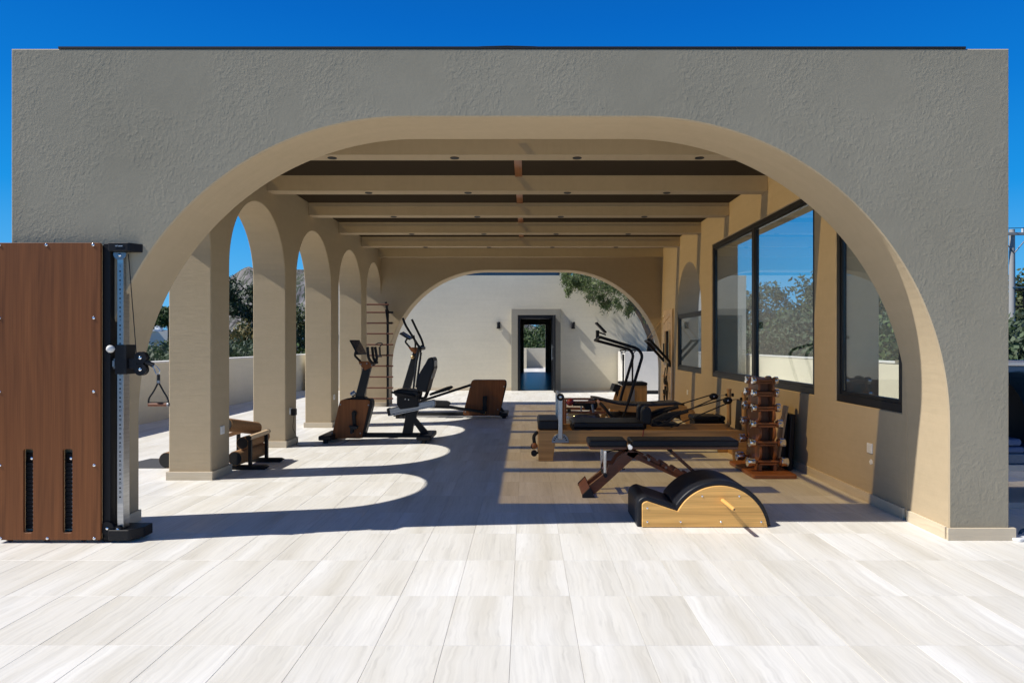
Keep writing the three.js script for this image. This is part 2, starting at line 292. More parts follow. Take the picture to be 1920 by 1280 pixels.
  { // fine brown shading slats under the sheets, parallel to the beams
    const l = []; for (let d = 5.24; d < 14.68; d += .032) l.push(new THREE.BoxGeometry(WR - WL - .004, .0165, .003).translate((WL + WR) / 2, TOP - .0095, -d));
    const inBeam = (d) => [6.65, 8.22, 9.79, 11.36, 12.93, 14.49].some((q) => d > q - .004 && d < q + .204);
    const keep = []; let i = 0; for (let d = 5.24; d < 14.68; d += .032, i++) if (!inBeam(d)) keep.push(l[i]);
    part(pav, 'shade_slats', merge(keep), M.slat).userData = { kind: 'stuff' };
  }
  part(pav, 'roof_bar', span(-.13, -.045, TOP - .0245, TOP - .0185, -5.24, -6.64), M.cherry); for (const d of [6.65, 8.22, 9.79, 11.36]) part(pav, 'roof_bar', span(-.13, -.045, TOP - .0245, TOP - .0185, -d - .201, -d - 1.569), M.cherry);
  part(pav, 'roof_edge_strip', merge(span(-3.222, 3.032, TOP - .001, TOP + .014, -4.698, -4.711)), M.dark);
  part(pav, 'roof_ridge_cap', plate([[-.50, TOP + .015], [-.3, TOP + .026], [-.13, TOP + .03], [.05, TOP + .026], [.25, TOP + .015]], 2*.24, 0, .001, -4.96), M.dark);
  // sockets
  const socket = (x, y, d, s) => { const o = part(pav, 'wall_socket', span(x, x + s * .011, y - .042, y + .042, -d + .042, -d - .042, .003), M.white); part(o, 'socket_face', span(x + s * .011, x + s * .014, y - .026, y + .026, -d + .026, -d - .026, .002), M.offwhite); };
  const inn = (x, y, d) => { const o = part(pav, 'wall_socket', span(x - .011, x, y - .042, y + .042, -d + .042, -d - .042, .003), M.white); part(o, 'socket_face', span(x - .0135, x - .011, y - .026, y + .026, -d + .026, -d - .026, .002), M.offwhite); };
  socket(WL, .464, 7.0, 1); socket(WL, .455, 9.03, 1); socket(WL, .48, 11.08, 1); inn(WR, .466, 5.78); inn(WR, .47, 12.3);
  part(pav, 'plaster_patch', extr(roundShape([[5.74, .34], [5.78, .325], [5.80, .35], [5.775, .375], [5.75, .372]], .01), .004, .001, 0).rotateY(Math.PI / 2).translate(WR - .001, 0, 0), M.white);
}
// ---------------------------------------------------------------- parapets
for (const [s, l] of [[-1, 'long low rendered parapet beyond the left columns'], [1, 'long low rendered parapet seen through the right windows']]) {
  const p = thing('parapet_wall', l, 'wall', [s * 6.55, 0, -9]);
  part(p, 'wall', span(-.13, .13, -.006, 1.0, 11.9, -28), M.pale); part(p, 'coping', span(-.145, .145, 1.0, 1.032, 12, -28, .004, 'z'), M.cap);
}
// ---------------------------------------------------------------- far building with its passage
{
  const D = 19.5, E = 31.8, b = thing('far_building', 'pale rendered building closing the terrace with a dark doorway through it', 'building', [0, 0, -D]);
  const H = 3.29, L = -6.2, R = 6.3, dl = -.26, dr = .84, dh = 2.17;
  const s = new THREE.Shape(); [[L, -.006], [dl, -.006], [dl, dh], [dr, dh], [dr, -.006], [R, -.006], [R, H], [L, H]].forEach(([x, y], i) => i ? s.lineTo(x, y) : s.moveTo(x, y)); s.closePath();
  part(b, 'wall', extr(s, .3, .006, -.15), M.pale, 'pale front wall facing the pavilion');
  const s2 = new THREE.Shape(); [[L, -.006], [-.09, -.006], [-.09, 2.2], [.91, 2.2], [.91, -.006], [R, -.006], [R, H], [L, H]].forEach(([x, y], i) => i ? s2.lineTo(x, y) : s2.moveTo(x, y)); s2.closePath();
  part(b, 'wall', extr(s2, .25, .006, D - E + .125), M.pale); part(b, 'wall', span(L, L + .25, -.006, H, -.301, D - E + .249), M.pale); part(b, 'wall', span(R - .25, R, -.006, H, -.301, D - E + .249), M.pale);
  part(b, 'roof', span(L + .25, R - .25, 2.9, 3.1, -.301, D - E + .249), M.cap);
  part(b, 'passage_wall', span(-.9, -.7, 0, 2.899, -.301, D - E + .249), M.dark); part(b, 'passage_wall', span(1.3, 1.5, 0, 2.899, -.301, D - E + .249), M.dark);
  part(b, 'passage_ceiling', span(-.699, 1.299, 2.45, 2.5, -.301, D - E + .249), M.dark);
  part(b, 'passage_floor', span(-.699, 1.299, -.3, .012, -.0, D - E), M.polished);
  // projecting surround
  const q = new THREE.Shape(); [[-.413, 0], [-.23, 0], [-.23, 2.15], [.81, 2.15], [.81, 0], [.99, 0], [.99, 2.33], [-.413, 2.33]].forEach(([x, y], i) => i ? q.lineTo(x, y) : q.moveTo(x, y)); q.closePath();
  part(b, 'door_surround', extr(q, .11, .004, .056), M.doorway, 'grey rendered frame standing proud round the doorway');
  part(b, 'door_frame', merge(span(-.2295, -.16, .013, 2.149, .09, -.1, .003), span(.74, .8095, .013, 2.149, .09, -.1, .003), span(-.159, .739, 2.06, 2.149, .09, -.1, .003)), M.frame);
  const leaf = part(b, 'door', span(.765, .81, .02, 2.12, .96, .115, .004), M.frame, 'black door leaf standing open towards the pavilion');
  part(leaf, 'handle', merge(cyl(.012, .42, .715, 1.1, .86), cyl(.008, .05, .74, .95, .86, 'x'), cyl(.008, .05, .74, 1.25, .86, 'x')), M.steel);
  part(b, 'skirting', merge(span(L, -.42, 0, .08, .012, .0, .002, 'x'), span(.995, 2.6, 0, .08, .012, .0, .002, 'x')), M.plinth);
  part(b, 'roof_panel', span(-2.2, .95, 3.29, 3.47, .0, -1.0, .004), M.solar, 'dark blue strip along the wall top');
  part(b, 'roof_block', span(.97, 1.2, 3.291, 3.44, .0, -.5, .004), M.cap);
}
const lampProto = (label, x, y) => {
  const l = thing('wall_lamp', label, 'lamp', [x, y, -19.5], 'dark wall lamps on the far wall');
  part(l, 'backplate', span(-.04, .04, -.08, .08, .012, .0, .003), M.black);
  part(l, 'shade', new THREE.LatheGeometry([[.0, -.095], [.056, -.095], [.046, -.03], [.046, .03], [.056, .095], [0, .095]].map(([a, c]) => new THREE.Vector2(a, c)), 20).translate(0, 0, .07), M.black); return l;
};
lampProto('small black hourglass wall lamp to the left of the far doorway', X(935, 19.5), 1.86); lampProto('small black hourglass wall lamp to the right of the far doorway', X(1074.5, 19.5), 1.86);
lampProto('small dark wall lamp glimpsed in the slit between two left columns', X(629, 19.5), 1.57);
{ // wall beyond the passage
  const p = thing('yard_wall', 'low pale wall corner seen through the far doorway', 'wall', [0, 0, -38.6]);
  part(p, 'wall', span(-.2, 4, -.006, 1.07, 0, -.25), M.pale); part(p, 'wall', span(-.2, .04, -.006, 1.07, 1.9, .001), M.pale);
  part(scene, 'yard_floor', span(-7, 7, -3.2, -.01, -31.8, -39), M.tileB).userData = { kind: 'structure' };
}
{ // planter with the olive
  const p = thing('planter', 'white rendered planter block below the olive tree', 'planter', [0, 0, -18.1]);
  part(p, 'body', span(2.62, 5.2, .1, 1.125, 0, -1.3, .006), M.cap); part(p, 'plinth', span(2.66, 5.16, 0, .0995, -.06, -1.26), M.dark);
}
// ---------------------------------------------------------------- gym equipment, left to right
const at = (ox, d, c = [0, 0, 1]) => (x, y) => { const px = c[0] + x / c[2], py = c[1] + y / c[2]; return [(px - ox) * d / F, EYE - (py - VY) * d / F]; };
const z3 = (p, z) => [p[0], p[1], z];
const head = (r, x, y, z) => new THREE.SphereGeometry(r, 12, 6, 0, Math.PI * 2, 0, Math.PI / 2).rotateX(Math.PI / 2).scale(1, 1, .55).translate(x, y, z);

{ // cable machine
  const d = 4.62, g = thing('cable_machine', 'tall walnut-fronted cable pulley machine standing at the left edge', 'gym machine', [-3.234, 0, -d]);
  const q = at(94.3, d), hw = .352, sh = roundShape([[-hw, .022], [hw, .022], [hw, 2.034], [-hw, 2.034]], .012);
  const slot = (x) => { const s = roundShape([[x - .033, .072], [x + .033, .072], [x + .033, .638], [x - .033, .638]], .016); return new THREE.Path(s.getPoints(6)); };
  const sx = [q(56, 0)[0], q(130, 0)[0]]; for (const x of sx) sh.holes.push(slot(x));
  const face = part(g, 'front_panel', extr(sh, .018, .0015, -.009), M.walnut);
  const rim = roundShape([[-hw + .001, .023], [hw - .001, .023], [hw - .001, 2.033], [-hw + .001, 2.033]], .012); for (const x of sx) rim.holes.push(slot(x));
  part(g, 'panel_core', extr(rim, .006, .0005, -.0215), M.plyEdge);
  for (const [px, py] of [[2, 459], [90, 459], [178, 459], [2, 596], [179, 596], [2, 734], [179, 734], [3, 872], [180, 872], [4, 1009], [92, 1009], [180, 1009]]) { const p = q(px, py); part(face, 'screw', head(.0105, p[0], p[1], 0), M.chrome); }
  part(g, 'back_frame', merge(span(-.352, .352, .03, .07, -.026, -.13), span(-.352, .352, 1.98, 2.02, -.026, -.13), span(-.352, -.31, .07, 1.98, -.026, -.13), span(.31, .352, .07, 1.98, -.026, -.13), span(-.352, .352, .07, 1.98, -.2, -.21)), M.black);
  part(g, 'back_frame', span(.3525, .40, .0, 2.034, -.03, -.20, .004), M.black);
  for (const x of sx) {
    for (let k = 0; k < 16; k++) { const y = .085 + k * .0285, w = part(g, 'weight_plate', span(x - .055, x + .055, y, y + .0265, -.05, -.11, .002), M.dark); part(w, 'pin_hole', ring(.008, .0022).translate(x + .006, y + .013, -.0495), M.satin); }
    part(g, 'weight_plate', span(x - .05, x + .05, .545, .60, -.05, -.11, .003), M.black);
    const k = part(g, 'selector_knob', merge(cyl(.011, .03, x + .006, .571, -.04, 'z'), head(.0115, x + .006, .571, -.026)), M.chrome);
  }
  for (const s of [-.3, -.05, .2, .36]) part(g, 'foot', cyl(.016, .03, s, .015, -.06), M.rubber);
  // upper and lower arms: hexagonal ended
  for (const [y0, y1] of [[1.978, 2.034], [.018, .088]]) part(g, 'arm', extr(roundShape([[.40, 0], [.545, 0], [.60, -.09], [.60, -.2], [.40, -.2]].map(([x, z]) => [x, -z]), .012), y1 - y0, .003, 0).rotateX(-Math.PI / 2).translate(0, (y0 + y1) / 2, 0), M.black);
  { const c = document.createElement('canvas'); c.width = 128; c.height = 48; const k = c.getContext('2d'); k.fillStyle = '#0a0c10'; k.fillRect(0, 0, 128, 48); k.strokeStyle = k.fillStyle = '#c9d4e0'; k.lineWidth = 4; k.beginPath(); k.moveTo(14, 16); k.lineTo(24, 32); k.lineTo(32, 16); k.lineTo(40, 28); k.lineTo(48, 12); k.stroke(); k.fillRect(56, 22, 58, 8);
    const t = new THREE.CanvasTexture(c); t.colorSpace = THREE.SRGBColorSpace; const m = mat([1, 1, 1], .4, { map: t }); part(g, 'badge', new THREE.PlaneGeometry(.062, .022).translate(.478, 2.012, .002), m); }
  // numbered steel column
  const x0 = q(215.5, 0)[0], x1 = q(226.5, 0)[0] + .003, xc = (x0 + x1) / 2, zc = -.045;
  const colm = part(g, 'column', span(x0, x1, .088, 1.978, zc, zc - .075, .003), M.steel);
  part(g, 'top_bracket', extr((() => { const s = roundShape([[xc - .045, 1.975], [xc + .045, 1.975], [xc + .042, 1.945], [xc + .02, 1.925], [xc - .02, 1.925], [xc - .042, 1.945]], .012); return s; })(), .004, .0005, zc + .004), M.satin);
  part(g, 'bolt', head(.012, xc, 1.955, zc + .007), M.chrome);
  const cv = document.createElement('canvas'); cv.width = 64; cv.height = 2048; const k2 = cv.getContext('2d'); k2.fillStyle = '#a9adb2'; k2.fillRect(0, 0, 64, 2048);
  k2.fillStyle = '#30353c'; k2.font = 'bold 30px sans-serif'; k2.textAlign = 'center'; const yTop = 1.90, yBot = .26, N = 26;
  for (let i = 0; i < N; i++) k2.fillText(String(i + 1), 32, 36 + i * (2048 - 46) / N);
  const tn = new THREE.CanvasTexture(cv); tn.colorSpace = THREE.SRGBColorSpace;
  part(colm, 'number_strip', new THREE.PlaneGeometry(x1 - x0 - .008, yTop - yBot).translate(xc, (yTop + yBot) / 2, zc + .0006), mat([.9, .9, .9], .32, { metalness: .9, map: tn }));
  for (let i = 0; i < N; i++) part(colm, 'hole', cyl(.0062, .004, xc, yTop - .055 - i * (yTop - yBot) * .9775 / N, zc - .0008, 'z', 14), M.soot);
  // carriage, knob, pulleys
  const [cx0, cy0] = q(214, 702), [cx1, cy1] = q(236, 646);
  const car = part(g, 'carriage', span(cx0, cx1, cy0, cy1, zc + .018, zc - .095, .004), M.black);
  part(car, 'knob', new THREE.SphereGeometry(.026, 20, 14).translate(...q(208, 654), zc + .03), M.offwhite); part(car, 'knob_stem', bar([...q(208, 654), zc + .03], [...q(218, 654), zc], .008), M.satin);
  part(car, 'clip', merge(span(q(205.5, 0)[0], q(214, 0)[0], q(0, 692)[1], q(0, 672)[1], zc - .01, zc - .05, .003), span(q(206, 0)[0], q(211, 0)[0], q(0, 688)[1], q(0, 676)[1], zc + .002, zc - .012, .002)), M.satin);
  part(car, 'pulley_bracket', merge(span(q(237, 0)[0], q(252, 0)[0], q(0, 692)[1], q(0, 672)[1], zc, zc - .04, .003), cyl(.014, .02, q(237, 0)[0], q(0, 684)[1], zc - .02, 'x')), M.black);
  for (const py of [671, 693]) { const p = q(259, py); const w = part(g, 'pulley', merge(cyl(.039, .030, p[0], p[1], zc - .02, 'z', 32), cyl(.042, .004, p[0], p[1], zc - .003, 'z', 32), cyl(.042, .004, p[0], p[1], zc - .037, 'z', 32)), M.black); part(w, 'bolt', head(.012, p[0], p[1], zc), M.chrome); }
  part(g, 'cable', merge(bar([...q(234, 474), zc - .02], [...q(249, 664), zc - .02], .0028), bar([...q(210, 690), zc - .03], [...q(208, 985), zc - .03], .0028)), M.black);
  for (const [px, py, r] of [[201, 992, .046], [221, 994, .024]]) { const p = q(px, py); const w = part(g, 'wheel', cyl(r, .03, p[0], p[1], zc + .012, 'z', 26), M.black); part(w, 'bolt', head(.011, p[0], p[1], zc + .027), M.chrome); }
  // hanging stirrup handle, clipped on: lifts away
  const h = thing('pull_stirrup', 'black rope stirrup handle with wooden grip hanging from the cable pulley', 'stirrup', [-3.234, 0, -d]);
  part(h, 'rubber_stop', bar([...q(268, 679), zc - .02], [...q(281, 685), zc - .02], .016, 14), M.rubber);
  part(h, 'carabiner', curve([q(280, 683), q(287, 687), q(293.5, 696), q(292, 701), q(288, 702), q(283, 693), q(280, 685)].map((p) => [...p, zc - .02]), .0026), M.chrome);
  part(h, 'strap', bar([...q(291, 703), zc - .02], [...q(291, 718), zc - .02], .0105, 12), M.fabric); part(h, 'ferrule', bar([...q(291, 714), zc - .02], [...q(291, 719), zc - .02], .0118, 12), M.satin);
  part(h, 'rope', merge(curve([q(290.5, 718), q(283, 733), q(273, 749), q(272, 757)].map((p) => [...p, zc - .02]), .0058), curve([q(291.5, 718), q(299, 732), q(309, 750), q(310, 758)].map((p) => [...p, zc - .02]), .0058), bar([...q(272, 756.5), zc - .02], [...q(310, 756.5), zc - .02], .005)), M.fabric);
  part(h, 'grip', bar([...q(272, 760), zc - .02], [...q(308, 760), zc - .02], .0125, 16), M.bench); part(h, 'end_cap', bar([...q(308, 760), zc - .02], [...q(311, 760), zc - .02], .0135, 16), M.satin);
}
{ // dark mat half unrolled, left of the first column
  const g = thing('exercise_mat', 'black exercise mat lying half rolled on the sunny tiles', 'mat', [-3.89, 0, -7.38]);
  part(g, 'flat_end', plate([[-.02, 0], [-.62, 0], [-.50, .60], [-.02, .60]], .006, .01, .001).rotateX(-Math.PI / 2).translate(0, .004, 0), M.belt);
  const pts = []; for (let a = 0; a <= Math.PI * 2 * 4; a += .2) { const r = .088 - .0062 * a / 6.283 * 1.6; pts.push([Math.sin(a) * r, .089 - Math.cos(a) * r]); }
  const outer = pts, inner = pts.map(([x, y]) => { const l = Math.hypot(x, y - .089); return [x * (l - .005) / l, .089 + (y - .089) * (l - .005) / l]; }).reverse(), s = new THREE.Shape(); [...outer, ...inner].forEach(([x, y], i) => i ? s.lineTo(x, y) : s.moveTo(x, y)); s.closePath();
  part(g, 'roll', extr(s, .60, .0005, -.3), M.cork, 'rolled end of the mat'); part(g, 'roll_core', cyl(.079, .6016, 0, .089, -.3, 'z', 28), M.rubber);
}
{ // mat rack with cork rolls
  const g = thing('mat_rack', 'black and wood floor rack for rolled mats behind the first column', 'rack', [-3.0, 0, -7.33]);
  for (const z of [0, -.46]) {
    part(g, 'foot', plate([[-.34, 0], [.20, 0], [.235, .03], [.2, .045], [-.34, .045]], .07, .004, .002, z), M.black);
    part(g, 'post', span(.02, .055, .045, z ? .345 : .32, z + .018, z - .018, .003), M.black); part(g, 'post', span(-.30, -.265, .045, z ? .345 : .32, z + .018, z - .018, .003), M.black);
  }
  part(g, 'rail', span(.012, .063, .32, .365, .03, -.50, .008, 'z'), M.paleWood); part(g, 'rail', span(-.305, -.26, .32, .365, .03, -.5, .008, 'z'), M.paleWood);
  part(g, 'rail_end', merge(cyl(.026, .02, .037, .342, .038, 'z'), cyl(.026, .02, .037, .342, -.508, 'z')), M.black);
  const roll = (label, p, q, r) => { const a = V3(p), b = V3(q), o = thing('rolled_mat', label, 'mat', p, 'cork rolled mats in the rack'), e = b.sub(a); const n = e.clone().normalize();
    part(o, 'roll', bar([0, 0, 0], e.toArray(), r, 32), M.cork); const c = n.clone().multiplyScalar(-.003).toArray(); part(o, 'core', bar(c, n.clone().multiplyScalar(.05).toArray(), r * .9, 28), M.rubber); part(o, 'core', bar(e.clone().sub(n.clone().multiplyScalar(.05)).toArray(), e.clone().add(n.clone().multiplyScalar(.003)).toArray(), r * .9, 28), M.rubber); };
  roll('cork mat roll lying lowest in the rack', [-3.10, .125, -7.27], [-3.07, .125, -7.92], .078); roll('cork mat roll on the right side of the rack, upper level', [-3.06, .275, -7.36], [-3.04, .275, -7.93], .066);
  roll('cork mat roll lying slantwise on top of the others', [-3.20, .485, -7.28], [-3.11, .375, -7.86], .072);
}
{ // charger with cable on the second column
  const g = thing('charger', 'black plug-in charger with thin cable on the second column', 'charger', [WL + .015, .455, -9.03]);
  part(g, 'plug', span(0, .06, -.055, .03, .02, -.045, .004), M.black);
  part(g, 'cable', curve([[.03, -.055, -.01], [.035, -.13, .02], [.02, -.22, .0], [.035, -.32, -.07], [.05, -.40, -.09], [.06, -.447, -.02], [.15, -.449, .04], [.26, -.449, -.03], [.32, -.449, .05], [.42, -.449, -.02], [.62, -.44, .03], [.74, -.40, -.1]], .0035, 6, 90), M.black);
}
{ // recumbent bike
  const d = 9.5, ox = 710, g = thing('recumbent_bike', 'recumbent exercise bike with walnut housing and black backrest seat', 'exercise bike', [X(ox, d), 0, -d]);
  const a = at(ox, d, [600, 620, 5.817]), P = (x, y, z) => [...a(x, y), z];
  const body = [a(262, 738), a(575, 738), a(585, 800), a(490, 1163), a(150, 1160)];
  part(g, 'housing', plate(body, .15, .04, .004), M.black);
  for (const z of [.083, -.083]) { const pn = part(g, 'side_panel', plate([a(236, 745), a(562, 745), a(466, 1165), a(140, 1160)], .014, [.05, .05, .03, .03], .002, z), M.walnut); if (z > 0) for (const s of [[238, 797], [543, 803], [455, 1108], [150, 1105]]) part(pn, 'screw', head(.012, ...a(...s), .09), M.satin); }
  part(g, 'top_cap', plate([a(300, 738), a(520, 738), a(500, 722), a(350, 722)], .14, .01, .003), M.black);
  for (const z of [.11, -.11]) { const s = z > 0 ? 1 : -1, c = part(g, 'crank', merge(cyl(.035, .03, ...a(395, 890), z, 'z'), plate(strip(a(390, 880), s > 0 ? a(400, 1035) : a(385, 760), .045), .03, .02, .003, z + s * .02)), M.black); part(c, 'pedal', plate(s > 0 ? [a(355, 1015), a(450, 1020), a(440, 1050), a(400, 1055), a(395, 1098), a(372, 1098), a(375, 1045)] : [a(345, 745), a(430, 750), a(425, 775), a(340, 772)], .085, .008, .003, z + s * .08), M.rubber); }
  part(g, 'post', plate([a(385, 728), a(478, 728), a(560, 400), a(470, 405)], .07, .006, .004), M.frame);
  part(g, 'yoke', plate([a(425, 333), a(560, 330), a(590, 385), a(495, 430), a(440, 370)], .09, .006, .003), M.walnut); for (const s of [[452, 365], [518, 355], [572, 375]]) part(g, 'screw', head(.011, ...a(...s), .046), M.satin);
  for (const z of [.16, -.13]) part(g, 'handlebar', bent([P(548, 175, z + .02), P(560, 300, z + .02), P(590, 352, z * .8), P(620, 345, 0)], .019, .05), M.black);
  part(g, 'handlebar', bent([P(608, 175, .05), P(628, 300, .05), P(612, 350, .03), P(570, 375, 0)], .019, .05), M.black);
  part(g, 'console_arm', merge(bent([P(440, 335, 0), P(375, 270, 0), P(392, 215, 0), P(420, 200, 0)], .016, .03), span(a(385, 0)[0], a(450, 0)[0], a(0, 262)[1], a(0, 215)[1], .02, -.02, .006)), M.black);
  const con = part(g, 'console', bx(.30, .23, .022, 0, 0, 0, .008), M.black); part(con, 'screen', span(-.137, .137, -.10, .105, .011, .0125), M.screen);
  con.position.set(...a(415, 180), 0);
  const tilt = new THREE.Quaternion(); { const n = new THREE.Vector3(.86, .50, .16).normalize(), u = new THREE.Vector3(0, 1, 0).addScaledVector(n, -n.y).normalize(), r = new THREE.Vector3().crossVectors(u, n); tilt.setFromRotationMatrix(new THREE.Matrix4().makeBasis(r, u, n)); } con.quaternion.copy(tilt);
  part(g, 'water_bottle', bar(P(345, 700, .02), P(385, 672, .02), .035, 16), M.satin);
  // base
  const b = at(ox, d, [580, 540, 4]), Q = (x, y, z) => [...b(x, y), z];
  part(g, 'base_bar', span(b(400, 0)[0], b(880, 0)[0], .045, .105, .045, -.045, .006), M.black);
  for (const [x, w] of [[160, .085], [880, .1]]) { const f = part(g, 'stabiliser', span(b(x, 0)[0] - w, b(x, 0)[0] + w, .04, .105, .31, -.31, .02), M.black); for (const z of [.25, -.25]) part(f, 'foot', cyl(.035, .042, b(x, 0)[0], .021, z), M.rubber); }
  part(g, 'link', plate(strip(b(215, 1108), b(130, 1120), .07), .12, .01, .003), M.black);
  part(g, 'seat_support', plate([b(697, 1100), b(770, 1100), b(785, 1010), b(848, 1100), b(900, 1090), b(800, 975), b(822, 900), b(735, 900)], .09, .008, .004), M.black);
  part(g, 'seat_rail', plate(strip(b(592, 928), b(945, 857), .088), .10, .03, .006), M.satin); part(g, 'rail_trim', plate(strip(b(600, 956), b(940, 885), .008), .112, .001, .0005), M.white);
  part(g, 'rail_end', plate(strip(b(588, 930), b(612, 925), .11), .104, .03, .006), M.black);
  part(g, 'seat_carriage', plate([b(665, 790), b(820, 800), b(825, 885), b(690, 905), b(665, 870)], .2, .015, .005), M.black); for (const s of [[728, 828], [752, 832]]) part(g, 'screw', head(.009, ...b(...s), .1), M.white);
  part(g, 'seat_pad', plate([b(648, 762), b(700, 752), b(830, 765), b(835, 800), b(670, 805), b(650, 785)], .40, .02, .018), M.vinyl);
  part(g, 'backrest', plate([b(816, 690), b(845, 625), b(885, 560), b(905, 522), b(935, 515), b(946, 535), b(948, 600), b(925, 660), b(895, 775), b(830, 768), b(818, 740)], .40, .02, .02), M.vinyl);
  part(g, 'backrest_shell', plate([b(930, 530), b(950, 545), b(946, 610), b(925, 680), b(918, 660), b(938, 595)], .30, .006, .004), M.satin);
  for (const z of [.09, -.09]) part(g, 'backrest_bar', merge(bar(Q(838, 760, z), Q(826, 830, z), .014), bar(Q(893, 760, z), Q(868, 825, z), .014), bar(Q(826, 828, z), Q(868, 823, z), .014)), M.black);
  for (const z of [.24, -.24]) part(g, 'seat_handle', bent([Q(800, 800, z * .4), Q(800, 800, z), Q(660, 775, z), Q(640, 770, z)], .016, .03), M.black);
}
{ // elliptical trainer
  const d = 12.55, ox = 850, g = thing('elliptical_trainer', 'elliptical cross trainer with walnut rear housing and long swing handles', 'exercise machine', [X(ox, d), 0, -d]);
  const a = at(ox, d, [740, 590, 6.095]), P = (x, y, z) => [...a(x, y), z];
  const pn = [a(885, 742), a(1275, 742), a(1282, 800), a(1200, 1146), a(783, 1140)];
  part(g, 'housing', plate(pn.map(([x, y]) => [x, y]), .15, .05, .004), M.black);
  for (const z of [.083, -.083]) { const s = part(g, 'side_panel', plate([a(885, 742), a(1278, 742), a(1195, 1148), a(780, 1142)], .014, [.06, .06, .05, .05], .002, z), M.walnut); if (z > 0) for (const k of [[872, 818], [1252, 816], [1180, 1078], [812, 1105]]) part(s, 'screw', head(.013, ...a(...k), .09), M.satin); }
  for (const [z, s] of [[.12, 1], [-.12, -1]]) part(g, 'crank', plate(strip(a(1035, 920), s > 0 ? a(1032, 1105) : a(1040, 760), .075), .04, .035, .004, z), M.black);
  part(g, 'crank_bolt', head(.03, ...a(1028, 1106), .142), M.brass);
  part(g, 'base_bar', plate([a(40, 1150), a(40, 1118), a(800, 1108), a(1230, 1112), a(1230, 1150)], .09, .006, .004), M.dark);
  for (const x of [60, 1255]) { const f = part(g, 'stabiliser', span(a(x, 0)[0] - .07, a(x, 0)[0] + .07, .035, .10, .30, -.30, .02), M.black); for (const z of [.24, -.24]) part(f, 'foot', cyl(.035, .036, a(x, 0)[0], .018, z), M.rubber); }
  part(g, 'rear_brace', plate(strip(a(1205, 1060), a(1265, 1140), .05), .09, .008, .003), M.black);
  part(g, 'post', plate([a(45, 1130), a(130, 1130), a(180, 850), a(285, 420), a(215, 415), a(85, 850)], .085, .006, .005), M.frame);
  part(g, 'post_cover', plate([a(60, 1050), a(270, 1020), a(245, 900), a(60, 900)], .14, .02, .005), M.black);
  part(g, 'yoke', plate([a(160, 372), a(275, 372), a(300, 400), a(235, 445), a(190, 415)], .10, .006, .003), M.walnut); part(g, 'knob', new THREE.SphereGeometry(.036, 18, 12).translate(...a(210, 483), .06), M.brass);
  for (const [z, dx] of [[.20, 0], [-.2, 10]]) part(g, 'pedal_arm', merge(bar(P(230, 840, z * .8), P(275 + dx, 430, z * .8), .02), bar(P(275, 430, z * .8), P(300 - dx, 350, z), .02)), M.frame);
  part(g, 'swing_handle', bent([P(115, 42, .22), P(150, 130, .22), P(230, 255, .22), P(308, 385, .2)], .021, .08), M.black);
  part(g, 'swing_handle', bent([P(172, 48, -.22), P(240, 190, -.22), P(290, 290, -.22), P(315, 385, -.2)], .021, .08), M.black);
  part(g, 'fixed_handle', bent([P(225, 235, .1), P(245, 330, .08), P(232, 420, 0)], .017, .04), M.black);
  part(g, 'pivot', merge(cyl(.035, .46, ...a(310, 382), 0, 'z'), bar(P(310, 382, .0), P(235, 440, 0), .02)), M.black);
  part(g, 'console_arm', bent([P(185, 385, 0), P(118, 310, 0), P(140, 275, 0)], .017, .03), M.black);
  const con = part(g, 'console', bx(.30, .22, .024, 0, 0, 0, .008), M.black); part(con, 'screen', span(-.137, .137, -.10, .10, .012, .0135), M.frame);
  { const n = new THREE.Vector3(.52, .84, .12).normalize(), u = new THREE.Vector3(-1, .4, 0); u.addScaledVector(n, -n.dot(u)).normalize(); const r = new THREE.Vector3().crossVectors(u, n); con.quaternion.setFromRotationMatrix(new THREE.Matrix4().makeBasis(r, u, n)); con.position.set(...a(132, 240), 0); }
  part(g, 'swing_bar', plate(strip(a(255, 1005), a(900, 795), .045), .05, .01, .003, -.17), M.black); part(g, 'footplate', plate([a(385, 905), a(580, 830), a(640, 818), a(655, 838), a(620, 865), a(390, 932)], .16, .02, .006, -.17), M.rubber);
  part(g, 'swing_bar', plate([a(265, 1010), a(650, 1030), a(1040, 1085), a(1040, 1118), a(640, 1062), a(265, 1050)], .05, .006, .003, .16), M.black); part(g, 'footplate', plate([a(460, 968), a(615, 975), a(648, 998), a(640, 1026), a(465, 1022)], .16, .02, .006, .17), M.rubber);
}
